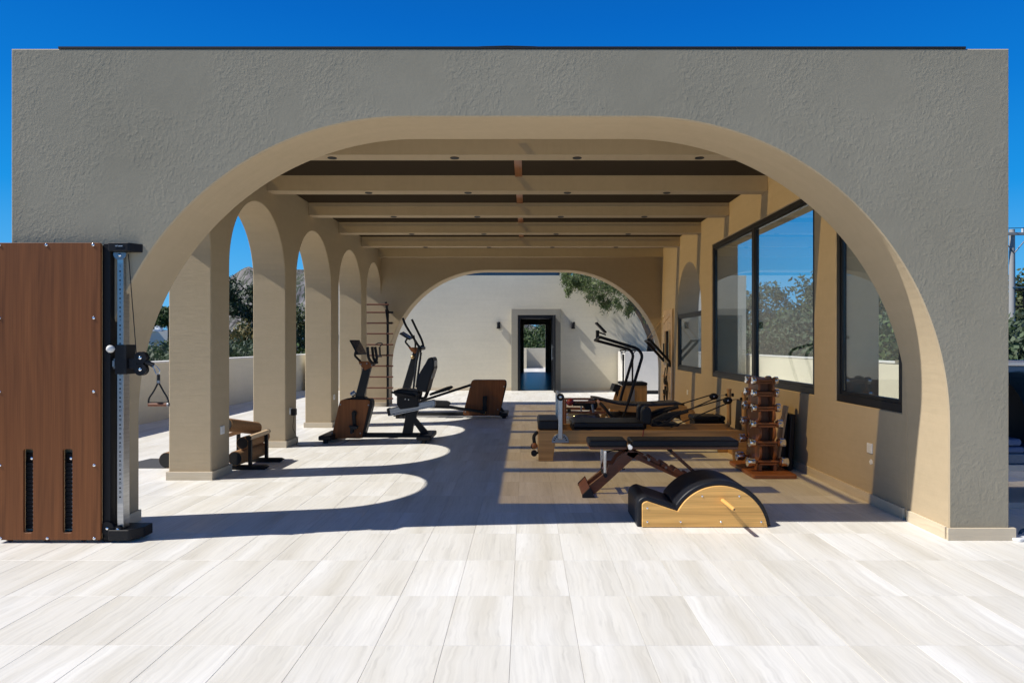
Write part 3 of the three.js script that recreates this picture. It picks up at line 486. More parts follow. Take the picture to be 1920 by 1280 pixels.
{ // wall bars
  const d = 14.5, g = thing('wall_bars', 'wooden rung wall bars with black posts beside the back arch', 'climbing frame', [-3.15, 0, -d]);
  const ys = [571, 585.5, 605.5, 625.5, 646, 666, 686, 706.5, 727, 747].map((py) => Y(py, d)), x0 = -.52, x1 = X(737, d) + 3.15;
  ys.forEach((y, i) => part(g, 'rung', cyl(.017, x1 - x0 - (i ? 0 : .08), (x0 + x1) / 2 - (i ? 0 : .04), y, i ? .0 : .06, 'x', 14), M.rung));
  for (const x of [X(726, d) + 3.15, -.42]) { part(g, 'post', merge(span(x - .022, x + .022, 0, ys[1] + .05, -.02, -.07, .004), plate(strip([x - .0, ys[1]], [x - .04, ys[0] + .06], .04), .05, .008, .003, -.04)), M.black); for (const y of ys) part(g, 'rung_holder', cyl(.024, .05, x, y, -.008, 'x', 14), M.black); }
  part(g, 'hook', merge(bar([X(727, d) + 3.15, ys[1], 0], [x1, ys[1], .0], .024), bar([X(727, d) + 3.15, ys[2], 0], [x1 - .02, ys[2], .0], .024), bar([X(727, d) + 3.15, ys[2], .02], [X(724, d) + 3.15, ys[1] + .06, .02], .022)), M.black);
  const s = thing('suspension_strap', 'black strap with handles hooked over a rung of the wall bars', 'strap', [-3.15, ys[4], -d]);
  const xs = X(712, d) + 3.15; part(s, 'strap', merge(curve([[xs - .09, .0, .03], [xs - .02, .035, .035], [xs + .06, .02, .035], [xs + .01, -.04, .04], [xs, -.2, .03]], .012), bar([xs, -.05, .035], [xs + .01, -.24, .03], .022)), M.fabric); part(s, 'grip', bar([xs - .03, -.245, .04], [xs + .05, -.245, .04], .018), M.rubber);
}
// ---------------------------------------------------------------- right half
{ // pilates reformer; local x along its length, near side board at z = 0
  const d = 7.82, ox = 1205, g = thing('pilates_reformer', 'long light oak pilates reformer with black carriage and pulley posts', 'gym machine', [X(ox, d), 0, -d]);
  const a = at(ox, d, [980, 560, 3.2]), r1 = at(ox, d, [1000, 720, 8]), r4 = at(ox, d, [1180, 720, 8]);
  const xl = a(95, 0)[0], xr = a(1345, 0)[0], yt = .354, yb = a(0, 868)[1], Wd = .66;
  const prof = [[xl, .004], [xl + .165, .004], [xl + .19, yb], [xr - .17, yb], [xr - .15, .004], [xr, .004], [xr, yt], [xl, yt]];
  part(g, 'side_rail', plate(prof, .032, .004, .002, -.016, 'x'), M.oak); part(g, 'side_rail', plate(prof, .032, .004, .002, -Wd + .016, 'x'), M.oak);
  part(g, 'end_board', span(xl + .001, xl + .03, .1, yt - .002, -.033, -Wd + .033, .002, 'z'), M.oak); part(g, 'end_board', span(xr - .03, xr - .001, .004, yt - .03, -.033, -Wd + .033, .002, 'z'), M.oak);
  part(g, 'cross_board', span(xl + .42, xl + .445, .2, yt - .01, -.033, -Wd + .033, .002, 'z'), M.oak);
  part(g, 'standing_platform', span(xl + .03, xl + .24, yt - .06, yt - .001, -.033, -Wd + .033, .002, 'z'), M.oak);
  part(g, 'head_cushion', span(xl - .005, xl + .235, yt + .001, yt + .115, .0, -Wd, .025), M.vinyl);
  part(g, 'inner_rail', merge(span(xl + .45, xr - .032, yb + .02, yb + .045, -.034, -.06), span(xl + .45, xr - .032, yb + .02, yb + .045, -Wd + .06, -Wd + .034)), M.satin);
  const c0 = r1(600, 0)[0], c1 = r4(220, 0)[0] + .02;
  part(g, 'carriage', span(c0, c1, yt - .03, yt + .012, -.05, -Wd + .05, .004), M.black); part(g, 'carriage_cushion', span(c0, c1, yt + .0125, yt + .085, -.06, -Wd + .06, .025), M.vinyl);
  for (const z of [-.16, -.46]) { part(g, 'shoulder_rest', plate([[c1 - .03, yt + .05], [c1 + .085, yt + .05], [c1 + .095, yt + .20], [c1 + .06, yt + .265], [c1, yt + .265], [c1 - .025, yt + .22]], .13, .035, .02, z), M.vinyl); part(g, 'rest_post', bar([c1 + .02, yt, z], [c1 + .03, yt + .1, z], .016), M.black); }
  part(g, 'head_rest', plate([[c1 + .1, yt + .02], [c1 + .42, yt + .02], [c1 + .44, yt + .05], [c1 + .12, yt + .09]], .3, .02, .012, -.33), M.vinyl);
  // footbar
  const fb = r1(405, 0)[0], ft = r1(0, 190)[1];
  const foot = part(g, 'footbar', merge(span(fb - .026, fb + .026, yb + .05, ft + .02, .012, .036, .008), span(fb - .026, fb + .026, yb + .05, ft + .02, -Wd - .036, -Wd - .012, .008)), M.steel);
  part(foot, 'footbar_grip', bar([fb - .0, ft, .03], [fb - .0, ft, -Wd - .03], .026, 18), M.steel); part(foot, 'footbar_hub', cyl(.042, .02, fb, ft, .044, 'z', 24), M.black); part(foot, 'bolt', head(.018, fb, ft, .054), M.chrome);
  const hs = new THREE.Shape(); hs.absarc(fb, yb + .02, .098, -.12, Math.PI + .12); hs.closePath(); const quad = part(g, 'setting_plate', extr(hs, .008, .001, .006), M.satin);
  for (let i = 0; i < 9; i++) { const t = .3 + i * .32; part(quad, 'slot', plate(strip([fb + Math.cos(t) * .062, yb + .02 + Math.sin(t) * .062], [fb + Math.cos(t) * .082, yb + .02 + Math.sin(t) * .082], .011), .002, .003, .0004, .0108), M.soot); }
  // pulley posts and ropes
  const pp = [[a(1335, 0)[0], -.03], [a(1335, 0)[0] + .005, -Wd + .03]];
  for (const [px, z] of pp) {
    part(g, 'pulley_post', merge(cyl(.027, .43, px - .0, yt + .205, z - .001, 'y', 18), cyl(.03, .02, px, yt + .425, z)), M.oak);
    part(g, 'post_knob', merge(cyl(.022, .02, px + .045, yt + .36, z, 'x', 16), cyl(.008, .1, px, yt + .36, z, 'x', 10), cyl(.018, .014, px - .034, yt + .36, z, 'x', 14)), M.black);
    const pu = [px - .19, yt + .34, z]; part(g, 'eye_bolt', bar([px - .03, yt + .36, z], [px - .15, yt + .345, z], .006), M.chrome);
    part(g, 'pulley', merge(new THREE.SphereGeometry(.042, 16, 12).scale(1.35, 1, .5).translate(...pu)), M.black); part(g, 'bolt', head(.01, pu[0], pu[1], z + .022), M.chrome);
    part(g, 'rope', merge(bar([pu[0], pu[1] + .03, z], [c1 + .18, yt + .14, z * .9 - .03], .0075, 8), bar([pu[0], pu[1] - .03, z], [c1 + .30, yt + .03, z * .9 - .03], .0075, 8)), M.fabric);
    part(g, 'rope_loop', merge(curve([[c1 + .42, yt + .21, z * .9 - .03], [c1 + .3, yt + .12, z * .8 - .04], [c1 + .16, yt + .05, z * .8 - .06], [c1 + .1, yt + .1, z * .8 - .06], [c1 + .22, yt + .17, z * .8 - .04], [c1 + .42, yt + .21, z * .9 - .03]], .016, 8, 40), bar([c1 + .12, yt + .1, z * .8 - .06], [c1 + .5, yt + .22, z * .85 - .03], .022)), M.fabric);
  }
  part(g, 'hanging_cord', bar([...r1(1655, 690), .004], [...r1(1638, 810), .006], .005), M.red);
  // springs and wheels at the foot end
  part(g, 'spring_handle', merge(cyl(.035, .05, xl - .05, .085, -.06, 'z', 18), bar([xl, .09, -.06], [xl - .05, .085, -.06], .012), cyl(.035, .05, xl - .05, .085, -Wd + .06, 'z', 18)), M.black);
  part(g, 'side_strap', curve([[xl - .005, yt - .02, -.05], [xl - .05, yt - .07, -.04], [xl - .04, yt - .2, -.05], [xl - .055, .17, -.06]], .02), M.fabric); part(g, 'side_knob', new THREE.SphereGeometry(.034, 14, 10).translate(xl - .045, .175, -.03), M.cherry);
  // low platform pad under the frame
}
{ // water rower
  const d = 9.2, g = thing('rowing_machine', 'wooden rowing machine with round water tank behind the reformer', 'gym machine', [X(1100, d), 0, -d]);
  const r = at(1100, d, [1000, 720, 8]), P = (x, y, z) => [...r(x, y), z];
  const ty = r(0, 445)[1], tx = r(760, 0)[0];
  part(g, 'tank', new THREE.LatheGeometry([[0, ty - .19], [.20, ty - .19], [.245, ty - .15], [.255, ty - .09], [.235, ty - .03], [.19, ty], [.05, ty + .01], [0, ty + .01]].map(([x, y]) => new THREE.Vector2(x, y)), 40).translate(tx, 0, -.25), M.tank);
  const x0 = r(480, 0)[0], x1 = r(1300, 0)[0];
  for (const z of [0, -.5]) { part(g, 'upright', span(x0 - .014, x0 + .014, 0, r(0, 228)[1], z + .02, z - .02, .004), M.cherry); part(g, 'upper_rail', plate(strip(r(485, 268), r(930, 268), .032), .03, .004, .002, z, 'x'), M.cherry); part(g, 'lower_rail', plate(strip(r(490, 418), r(1080, 425), .034), .03, .004, .002, z, 'x'), M.cherry); part(g, 'base_rail', span(x0 - .05, x1 + .9, 0, .07, z + .02, z - .02, .004, 'x'), M.cherry); }
  part(g, 'ball_end', new THREE.SphereGeometry(.05, 18, 12).translate(...r(552, 268), .03), M.red);
  part(g, 'handle', bar(P(590, 300, .05), P(780, 300, .05), .02), M.black); part(g, 'strap_roller', merge(cyl(.075, .1, ...r(900, 330), -.2, 'z', 22), cyl(.05, .3, ...r(820, 340), -.2, 'z', 18)), M.black);
  part(g, 'clip', merge(bar(P(715, 300, .03), P(715, 400, .03), .01), bar(P(880, 300, .02), P(900, 420, .02), .018)), M.satin); part(g, 'foot_rest', plate([r(1010, 260), r(1060, 300), r(1180, 480), r(1240, 520), r(1200, 540), r(1080, 420), r(1000, 300)], .34, .01, .003, -.25), M.cherry);
  part(g, 'foot_strap', merge(curve([P(1010, 290, -.05), P(1070, 350, .0), P(1150, 460, .0), P(1200, 520, -.02)], .018), bar(P(510, 390, .02), P(560, 385, .02), .03)), M.fabric);
  part(g, 'hub', cyl(.03, .03, tx + .12, ty + .03, -.15, 'y', 16), M.red);
}
{ // curved treadmill
  const d = 10.2, ox = 1205, g = thing('curved_treadmill', 'curved wooden treadmill with tall black tube handrails and small console', 'treadmill', [X(ox, d), 0, -d]);
  const a = at(ox, d, [1080, 590, 6.4]), b = at(ox, d, [1180, 720, 8]);
  const top = [a(235, 1028), a(300, 1035), a(420, 1062), a(550, 1088), a(750, 1100), a(950, 1100), a(1120, 1092), a(1250, 1085), a(1330, 1098)];
  const cv = new THREE.CatmullRomCurve3(top.map(([x, y]) => new THREE.Vector3(x, y, 0))).getPoints(40).map((v) => [v.x, v.y]);
  const low = cv.map(([x, y]) => [x, y - .085]).reverse();
  for (const z of [0, -.70]) { const s = new THREE.Shape(); [...cv, ...low].forEach(([x, y], i) => i ? s.lineTo(x, y) : s.moveTo(x, y)); s.closePath(); part(g, 'side_beam', extr(s, .035, .003, z, 'x'), M.oak); }
  const n = 44; for (let i = 0; i < n; i++) { const f = i / n * (cv.length - 2), k = Math.floor(f), t = f - k, x = cv[k][0] + (cv[k + 1][0] - cv[k][0]) * t, y = cv[k][1] + (cv[k + 1][1] - cv[k][1]) * t, an = Math.atan2(cv[k + 1][1] - cv[k][1], cv[k + 1][0] - cv[k][0]); part(g, 'slat', bx(.034, .03, .60, 0, 0, 0).rotateZ(an).translate(x, y + .008, -.35), M.belt); }
  const e = b(905, 490); for (const z of [0, -.7]) { part(g, 'end_drum', cyl(.115, .036, e[0] - .02, e[1] + .01, z, 'z', 30), M.oak); part(g, 'end_drum', cyl(.10, .036, a(250, 0)[0] + .08, a(0, 1028)[1] - .11, z, 'z', 28), M.oak); }
  part(g, 'drum', merge(cyl(.10, .6, e[0] - .02, e[1] + .01, -.35, 'z', 26), cyl(.09, .6, a(250, 0)[0] + .08, a(0, 1028)[1] - .11, -.35, 'z', 26)), M.rubber);
  for (const z of [0, -.7]) for (const x of [a(420, 0)[0], a(1100, 0)[0]]) { part(g, 'leg', plate(strip([x, .26], [x + (x < .1 ? -.12 : .12), .03], .07), .05, .01, .003, z), M.oak); part(g, 'foot', cyl(.03, .035, x + (x < .1 ? -.12 : .12), .0175, z), M.rubber); }
  part(g, 'under_frame', span(a(420, 0)[0], a(1100, 0)[0], .19, .27, -.06, -.64, .01), M.black);
  const far = at(ox, d + .7, [1080, 590, 6.4]);
  const sh = X(ox, d + .7) - X(ox, d), fq = (x, y) => { const p = far(x, y); return [p[0] + sh, p[1], -.7]; };
  part(g, 'handrail', bent([[...a(560, 1250), 0], [...a(650, 980), 0], [...a(800, 490), 0], [...a(748, 408), 0], [...a(290, 268), 0]], .023, .09, 12), M.black);
  part(g, 'handrail', bent([fq(520, 1250), fq(535, 1010), fq(690, 490), fq(655, 418), fq(230, 305)], .023, .09, 12), M.black);
  const e1 = [...a(290, 268), 0], e2 = fq(230, 305); part(g, 'cross_bar', bar(e1, e2, .022), M.dark);
  const mid = [(e1[0] + e2[0]) / 2, (e1[1] + e2[1]) / 2, -.35]; part(g, 'console_bracket', merge(bar(mid, [mid[0] - .0, mid[1] + .13, -.35], .028), bar([mid[0] + .02, mid[1] + .1, -.35], [mid[0] + .13, mid[1] + .06, -.35], .012)), M.black);
  const con = part(g, 'console', bx(.22, .03, .2, 0, 0, 0, .01), M.black); con.rotation.z = -.80; con.position.set(mid[0] + .05, mid[1] + .17, -.35); part(con, 'screen', span(-.1, .1, .015, .0165, .09, -.09), M.screen);
}
{ // pilates chair
  const d = 12.4, ox = 1195, g = thing('pilates_chair', 'wooden pilates chair with black padded top and two upright handles', 'gym machine', [X(ox, d), 0, -d]);
  const a = at(ox, d, [1080, 590, 6.4]);
  part(g, 'body', plate([[a(600, 0)[0], 0], [a(855, 0)[0], 0], [a(855, 0)[0], a(0, 850)[1]], [a(600, 0)[0], a(0, 850)[1]]], .5, .006, .004, -.25), M.oak);
  for (const z of [-.015, -.485]) part(g, 'side_wing', plate([[a(430, 0)[0], 0], [a(600, 0)[0] - .001, 0], [a(600, 0)[0] - .001, a(0, 870)[1]], [a(545, 0)[0], a(0, 850)[1]]], .03, .02, .003, z), M.oak);
  part(g, 'cushion', span(a(545, 0)[0], a(860, 0)[0], a(0, 849)[1], a(0, 812)[1], .01, -.51, .02), M.vinyl);
  part(g, 'pedal', plate([a(440, 920), a(470, 835), a(545, 850), a(560, 890), a(480, 930)], .42, .02, .006, -.25), M.vinyl); part(g, 'pedal_arm', merge(bar([...a(490, 900), -.1], [...a(600, 1100), -.1], .014), bar([...a(490, 900), -.4], [...a(600, 1100), -.4], .014)), M.black);
  part(g, 'steel_strip', span(a(655, 0)[0], a(705, 0)[0], a(0, 1080)[1], a(0, 890)[1], .0, .012, .004), M.satin);
  for (const [x, z] of [[612, -.47], [682, -.03]]) { const h = part(g, 'handle_pole', merge(bar([...a(x, 850), z], [...a(x, 560), z], .017), bar([...a(x, 560), z], [...a(x, 480), z], .02)), M.black); const c = a(x, 425); part(h, 'grip_ring', merge(ring(.052, .008, 'z', Math.PI).rotateZ(Math.PI).translate(c[0], c[1], z), bar([c[0] - .055, c[1], z], [c[0] + .055, c[1], z], .010)), M.black); }
}
{ // spring board on the right wall
  const g = thing('spring_board', 'pale wall board with springs, straps and black push bar on right wall', 'gym machine', [WR - .001, 0, -13.9]);
  part(g, 'board', span(-.03, 0, .088, 2.03, .42, -.42, .004), M.paleWood);
  for (const z of [.3, -.3]) for (const y of [.35, .75, 1.15, 1.5, 1.75, 1.92]) part(g, 'eye_hook', merge(ring(.02, .004, 'y').translate(-.055, y, z), bar([-.03, y, z], [-.04, y, z], .006)), M.chrome);
  const ex = -.43; for (const z of [.3, -.25]) part(g, 'push_arm', bar([-.05, .98, z], [ex, 1.40, z], .028), M.black); part(g, 'push_bar', merge(bar([ex, 1.40, .36], [ex, 1.40, -.32], .022), bar([ex, 1.40, .3], [ex - .06, 1.43, .3], .03), bar([-.05, .98, .3], [-.05, .88, .3], .03)), M.black);
  for (const z of [.3, -.25]) { const s = [], A = [ex + .02, 1.44, z], Bq = [-.05, 1.9, z]; for (let i = 0; i <= 220; i++) { const t = i / 220, w = i * .9; s.push([A[0] + (Bq[0] - A[0]) * t + Math.cos(w) * .008, A[1] + (Bq[1] - A[1]) * t + Math.sin(w) * .005, z + Math.sin(w) * .010]); } part(g, 'spring', curve(s, .003, 4, 520), M.brass); }
  for (const [z, y0, y1, m] of [[.28, 1.62, .98, M.brass], [.1, 1.6, 1.05, M.black], [.05, 1.35, .62, M.brass], [-.12, 1.6, .95, M.brass], [-.2, 1.35, 1.0, M.black], [.2, 1.35, 1.0, M.black]]) part(g, 'hanging_spring', bar([-.06, y0, z], [-.06, y1, z], m === M.black ? .026 : .014), m);
  for (const [z, y0, y1] of [[.15, .95, .1], [-.1, .85, .1], [.02, .72, .3]]) part(g, 'strap', merge(curve([[-.055, y0, z], [-.09, (y0 + y1) / 2 + .1, z + .03], [-.06, (y0 + y1) / 2, z - .04], [-.08, y1 + .05, z]], .012), bar([-.08, y1 + .3, z], [-.075, y1 + .02, z], .03, 10, .012)), M.fabric);
  for (const [z, y] of [[.2, .72], [-.12, .68], [.1, .5], [-.1, .3]]) part(g, 'wood_grip', bar([-.1, y, z - .07], [-.1, y, z + .07], .014), M.oak);
}
{ // padded sitting box behind the reformer
  const g = thing('sitting_box', 'low black padded sitting box behind the reformer', 'padded box', [2.43, 0, -9.15]);
  part(g, 'body', span(-.2, .2, 0, .325, .15, -.15, .01), M.vinyl); part(g, 'pad', span(-.22, .14, .3255, .395, .17, -.17, .03), M.vinyl); part(g, 'side_roll', cyl(.035, .3, .17, .361, 0, 'z', 18), M.vinyl);
}
{ // boards leaning behind the dumbbell tower
  const g = thing('leaning_pad', 'large black padded board leaning on the right wall behind the dumbbell tower', 'padded board', [2.80, 0, -8.15]);
  part(g, 'pad', span(-.03, .03, 0, .60, .92, -.95, .015).rotateZ(-.06).translate(0, .002, 0), M.vinyl);
  const j = thing('jump_board', 'tilted jump board with pale wood edge beside the dumbbell tower', 'padded board', [2.70, 0, -7.30]);
  part(j, 'board', plate([[-.02, 0], [.0, 0], [.11, .68], [.09, .685]], .42, .002, .001, -.2), M.paleWood); part(j, 'pad', plate([[.002, 0], [.09, .0], [.18, .52], [.165, .6], [.10, .60]], .40, .02, .006, -.2), M.vinyl);
}
{ // dumbbell tower
  const cx = 2.485, g = thing('dumbbell_tower', 'reddish wooden dumbbell tower on a square wooden base', 'rack', [cx, 0, -7.2]);
  part(g, 'base', extr(roundShape([[-.215, -.40], [.225, -.40], [.225, .43], [-.215, .43]], .03), .042, .008, 0, 'x').rotateX(-Math.PI / 2).translate(0, .021, 0), M.cherry);
  const lv = [.965, .836, .685, .52, .33, .135], rad = [.041, .042, .043, .044, .046, .049], hw = [.098, .1, .105, .115, .125, .135], hl = [.036, .038, .044, .052, .06, .074];
  const rim = []; const ys = [...lv].reverse(), wid = [.20, .185, .17, .155, .14, .125];
  ys.forEach((y, i) => { rim.push([wid[i] - .035, y + .012]); const top = i < 5 ? ys[i + 1] : 1.0; if (i < 5) { const m = (y + top) / 2; rim.push([wid[i] + .012, m - .03], [wid[i] + .012, m + .03]); } });
  const sidePts = [[-.17, .043], [.17, .043], ...rim, [.05, 1.005], [-.05, 1.005], ...rim.map(([z, y]) => [-z, y]).reverse()];
  for (const x of [-.075, .075]) { const s = new THREE.Shape(); s.moveTo(...sidePts[0]); const vs = sidePts.map(([p, q]) => new THREE.Vector2(p, q)); s.splineThru(vs.slice(1)); s.closePath(); part(g, 'side_board', extr(s, .024, .003, 0, 'y', 10).rotateY(Math.PI / 2).translate(x, 0, 0), M.cherry); }
  part(g, 'core_panel', span(-.063, .063, .043, .98, .045, -.045, .002), M.bench);
  ys.forEach((y, i) => { for (const s of [1, -1]) part(g, 'cradle', span(-.09, .09, y - .032, y - .016, s * (wid[i] - .06), s * (wid[i] + .005), .003, 'x'), M.cherry); });
  part(g, 'foot_block', merge(span(-.09, -.06, .043, .12, .17, .2, .003), span(.06, .09, .043, .12, .17, .2, .003)), M.cherry);
  const words = ['top', 'second', 'third', 'fourth', 'fifth', 'lowest'];
  for (const s of [1, -1]) lv.forEach((y, i) => {
    const o = thing('dumbbell', `chrome dumbbell on the ${s > 0 ? 'front' : 'rear'} of the wooden tower, ${words[i]} row${i > 0 && i < 5 ? ' from the top' : ''}`, 'dumbbell', [cx, y, -7.2 + s * (wid[5 - i] - .02)], 'dumbbells on the wooden tower');
    part(o, 'grip', cyl(.0155, hw[i] * 2, 0, 0, 0, 'x', 16), M.cherry);
    for (const e of [1, -1]) { const h = part(o, 'head', new THREE.LatheGeometry([[0, -hl[i] / 2], [rad[i] - .004, -hl[i] / 2], [rad[i], -hl[i] / 2 + .004], [rad[i], hl[i] / 2 - .004], [rad[i] - .004, hl[i] / 2], [0, hl[i] / 2]].map(([p, q]) => new THREE.Vector2(p, q)), 32).rotateZ(Math.PI / 2).translate(e * (hw[i] + hl[i] / 2), 0, 0), M.chrome); part(h, 'collar', cyl(rad[i] * .8, .018, e * (hw[i] - .004), 0, 0, 'x', 24), M.cherry); }
  });
}
{ // adjustable bench
  const d = 6.22, ox = 1240, g = thing('weight_bench', 'adjustable dark wood weight bench with black flat pads', 'bench', [X(ox, d), 0, -d]);
  const a = at(ox, d, [980, 560, 3.2]), c = at(ox, d, [1060, 820, 4.364]);
  const yp = a(0, 838)[1], yq = a(0, 880)[1], yw = a(0, 893)[1];
  for (const [x0, x1, n] of [[390, 617, 'head_pad'], [640, 1277, 'back_pad']]) {
    part(g, n, span(a(x0, 0)[0], a(x1, 0)[0], yq, yp, .12, -.16, .02), M.vinyl); part(g, 'pad_board', plate([[a(x0, 0)[0] + .01, yw], [a(x1, 0)[0] - .008, yw], [a(x1, 0)[0] - .004, yq + .004], [a(x0, 0)[0] + .004, yq + .004]], .262, .008, .003, -.02, 'x'), M.bench);
  }
  part(g, 'hinge', merge(cyl(.02, .05, ...c(515, 65), .1, 'z', 20), plate(strip(c(500, 40), c(520, 75), .03), .02, .01, .002, .125)), M.chrome);
  const teeth = (p, q, w, n, from) => { // beam with notches along its upper edge
    const L = Math.hypot(q[0] - p[0], q[1] - p[1]), ux = (q[0] - p[0]) / L, uy = (q[1] - p[1]) / L, nx = -uy, ny = ux, at2 = (t, o) => [p[0] + ux * t + nx * o, p[1] + uy * t + ny * o], pts = [at2(0, -w / 2), at2(L, -w / 2), at2(L, w / 2)];
    for (let i = n - 1; i >= 0; i--) { const t = L * (from + (1 - from) * (i + .45) / n); pts.push(at2(t + .035, w / 2 + .012), at2(t + .018, w / 2 + .010), at2(t + .010, w / 2 - .022), at2(t - .008, w / 2 - .022), at2(t - .012, w / 2)); }
    pts.push(at2(0, w / 2)); return pts;
  };
  for (const z of [.075, -.115]) {
    part(g, 'rear_beam', plate(teeth(c(500, 105), c(1210, 425), .062, 6, .16), .03, .002, .002, z, 'x'), M.bench);
    part(g, 'front_leg', plate([c(150, 430), c(225, 452), c(545, 160), c(600, 110), c(480, 105), c(420, 150), c(385, 208), c(350, 205), c(330, 262), c(190, 372)], .03, .004, .002, z, 'x'), M.bench);
  }
  part(g, 'notch_plate', merge([.05, .12, .19].map((k) => cyl(.012, .24, -.24 + k * 2.2, .36 - k * 1.02, -.02, 'z', 12))), M.steel);
  const fx = c(170, 0)[0]; part(g, 'front_foot', plate([[fx - .05, .0], [fx + .055, .0], [fx + .012, .085], [fx - .05, .02]], .5, .004, .003, -.02), M.bench);
  for (const z of [.235, -.275]) part(g, 'foot_cap', plate([[fx - .054, -.0], [fx + .06, .0], [fx + .014, .09], [fx - .054, .024]], .03, .004, .003, z), M.dark);
  part(g, 'rear_foot', span(c(1190, 0)[0], c(1290, 0)[0], 0, .06, .22, -.26, .006), M.bench);
  part(g, 'strut', plate(strip(c(850, 98), c(1075, 300), .03), .022, .004, .002, -.02), M.bench); part(g, 'strut_pivot', merge(cyl(.017, .08, ...c(858, 105), -.02, 'z', 14), cyl(.014, .05, ...c(1050, 278), -.02, 'z', 14)), M.dark);
  part(g, 'steel_post', merge(span(c(303, 0)[0], c(326, 0)[0], c(0, 275)[1], c(0, 92)[1], .11, .095, .003), span(c(303, 0)[0], c(326, 0)[0], c(0, 275)[1], c(0, 92)[1], -.135, -.15, .003)), M.chrome); part(g, 'post_foot', cyl(.018, .3, ...c(316, 290), -.02, 'z', 16), M.dark);
  part(g, 'cable', curve([[...c(560, 150), 0], [...c(510, 190), .02], [...c(455, 230), .02], [...c(450, 245), .02], [...c(478, 258), .02], [...c(485, 250), .02]], .006), M.black);
  part(g, 'underside_cable', curve([[...c(330, 120), .03], [...c(380, 102), .03], [...c(440, 100), .03], [...c(470, 108), .03]], .006), M.black);
}
{ // spine barrel
  const d = 5.01, ox = 1204.4, g = thing('spine_barrel', 'beech spine corrector barrel with black padded curved top in front', 'pilates barrel', [X(ox, d), 0, -d]);
  const c = at(ox, d, [1060, 820, 4.364]);
  const A = c(922, 606), Bp = c(1270, 397), C = c(1657, 737);
  const circ = ([ax, ay], [bx_, by], [cx, cy]) => { const D = 2 * (ax * (by - cy) + bx_ * (cy - ay) + cx * (ay - by)), u = ((ax * ax + ay * ay) * (by - cy) + (bx_ * bx_ + by * by) * (cy - ay) + (cx * cx + cy * cy) * (ay - by)) / D, v = ((ax * ax + ay * ay) * (cx - bx_) + (bx_ * bx_ + by * by) * (ax - cx) + (cx * cx + cy * cy) * (bx_ - ax)) / D; return [u, v, Math.hypot(ax - u, ay - v)]; };
  const [u, v, R] = circ(A, Bp, C), a0 = Math.atan2(A[1] - v, A[0] - u), a1 = Math.atan2(C[1] - v, C[0] - u);
  const outline = (o) => { const pts = [[-o, .004], [-o, .15]]; // o = how far the pad stands off
    for (let i = 0; i <= 8; i++) { const t = Math.PI - i / 8 * (Math.PI / 2 - .15); pts.push([.045 + (.045 + o) * Math.cos(t), .163 + (.03 + o) * Math.sin(t)]); }
    const ang = a0 - (o > 0 ? -.085 : 0); pts.push([A[0] + (o ? -.012 : 0), A[1] + (o ? .032 : 0)]);
    for (let i = 1; i <= 40; i++) { const t = (o ? a0 - .03 : a0) + (a1 - (o ? a0 - .03 : a0)) * i / 40; pts.push([u + (R + o) * Math.cos(t), Math.max(.004, v + (R + o) * Math.sin(t))]); }
    const s = new THREE.Shape(); pts.forEach(([x, y], i) => i ? s.lineTo(x, y) : s.moveTo(x, y)); s.closePath(); return s; };
  part(g, 'pad', extr(outline(.034), .47, .016, -.253), M.vinyl);
  const face = part(g, 'side_panel', extr(outline(0), .02, .003, -.01, 'x'), M.beech); part(g, 'side_panel', extr(outline(0), .02, .003, -.499, 'x'), M.beech);
  for (const s of [[1122, 480], [1425, 480], [672, 578], [672, 691], [945, 691], [1275, 691], [1605, 691]]) part(face, 'screw', head(.0078, ...c(...s), -.0005), M.chrome);
  const pk = c(1290, 515); part(g, 'peg', merge(cyl(.0145, .27, pk[0], pk[1], .133, 'z', 20), head(.0145, pk[0], pk[1], .268)), M.beech); part(g, 'bolt', head(.006, pk[0], pk[1], .275), M.dark);
}
{ // things at the right edge
  const o = thing('outdoor_oven', 'dark blue outdoor oven with arched mouth beyond the right pillar', 'oven', [4.05, 0, -5.6]);
  const s = new THREE.Shape(); [[-.65, .36], [.65, .36], [.65, 1.17], [-.65, 1.17]].forEach(([x, y], i) => i ? s.lineTo(x, y) : s.moveTo(x, y)); s.closePath();
  const h = new THREE.Path(); h.moveTo(-.56, .45); h.lineTo(.56, .45); h.lineTo(.56, .72); h.absarc(0, .62, .5, .2, Math.PI - .2); h.lineTo(-.56, .45); s.holes.push(h);
  part(o, 'body', extr(s, .6, .01, -.3), M.navy); part(o, 'inner', span(-.6, .6, .4, 1.14, -.59, -.598), M.soot);
  part(o, 'top_slab', span(-.68, .68, 1.17, 1.2, .03, -.63, .005), M.cap); part(o, 'shelf', span(-.66, .66, .31, .36, .03, -.6, .004), M.concrete);
  part(o, 'leg', span(-.65, -.5, .0, .31, -.02, -.55, .004), M.soot); part(o, 'leg', span(.5, .65, .0, .31, -.02, -.55, .004), M.soot); part(o, 'plinth', span(-.66, .66, 0, .05, .01, -.6, .004), M.concrete);
  const k = thing('folded_towel', 'dark blue folded cloth lying in the oven mouth', 'cloth', [3.9, .4515, -5.75]); part(k, 'cloth', merge(bx(.4, .05, .3, 0, .026, 0, .02), bx(.36, .06, .27, .01, .085, .0, .025)), M.cloth);
  const w = thing('slipper', 'small white and blue slipper on the tiles at the right edge', 'slipper', [3.44, 0, -4.72], undefined, .5);
  part(w, 'sole', plate([[-.11, -.035], [.09, -.04], [.13, 0], [.09, .042], [-.11, .033]], .02, .03, .004).rotateX(-Math.PI / 2).translate(0, .011, 0), M.white); part(w, 'strap', new THREE.TorusGeometry(.042, .012, 8, 20, Math.PI).rotateY(Math.PI / 2).translate(.05, .014, 0), M.navy);
}

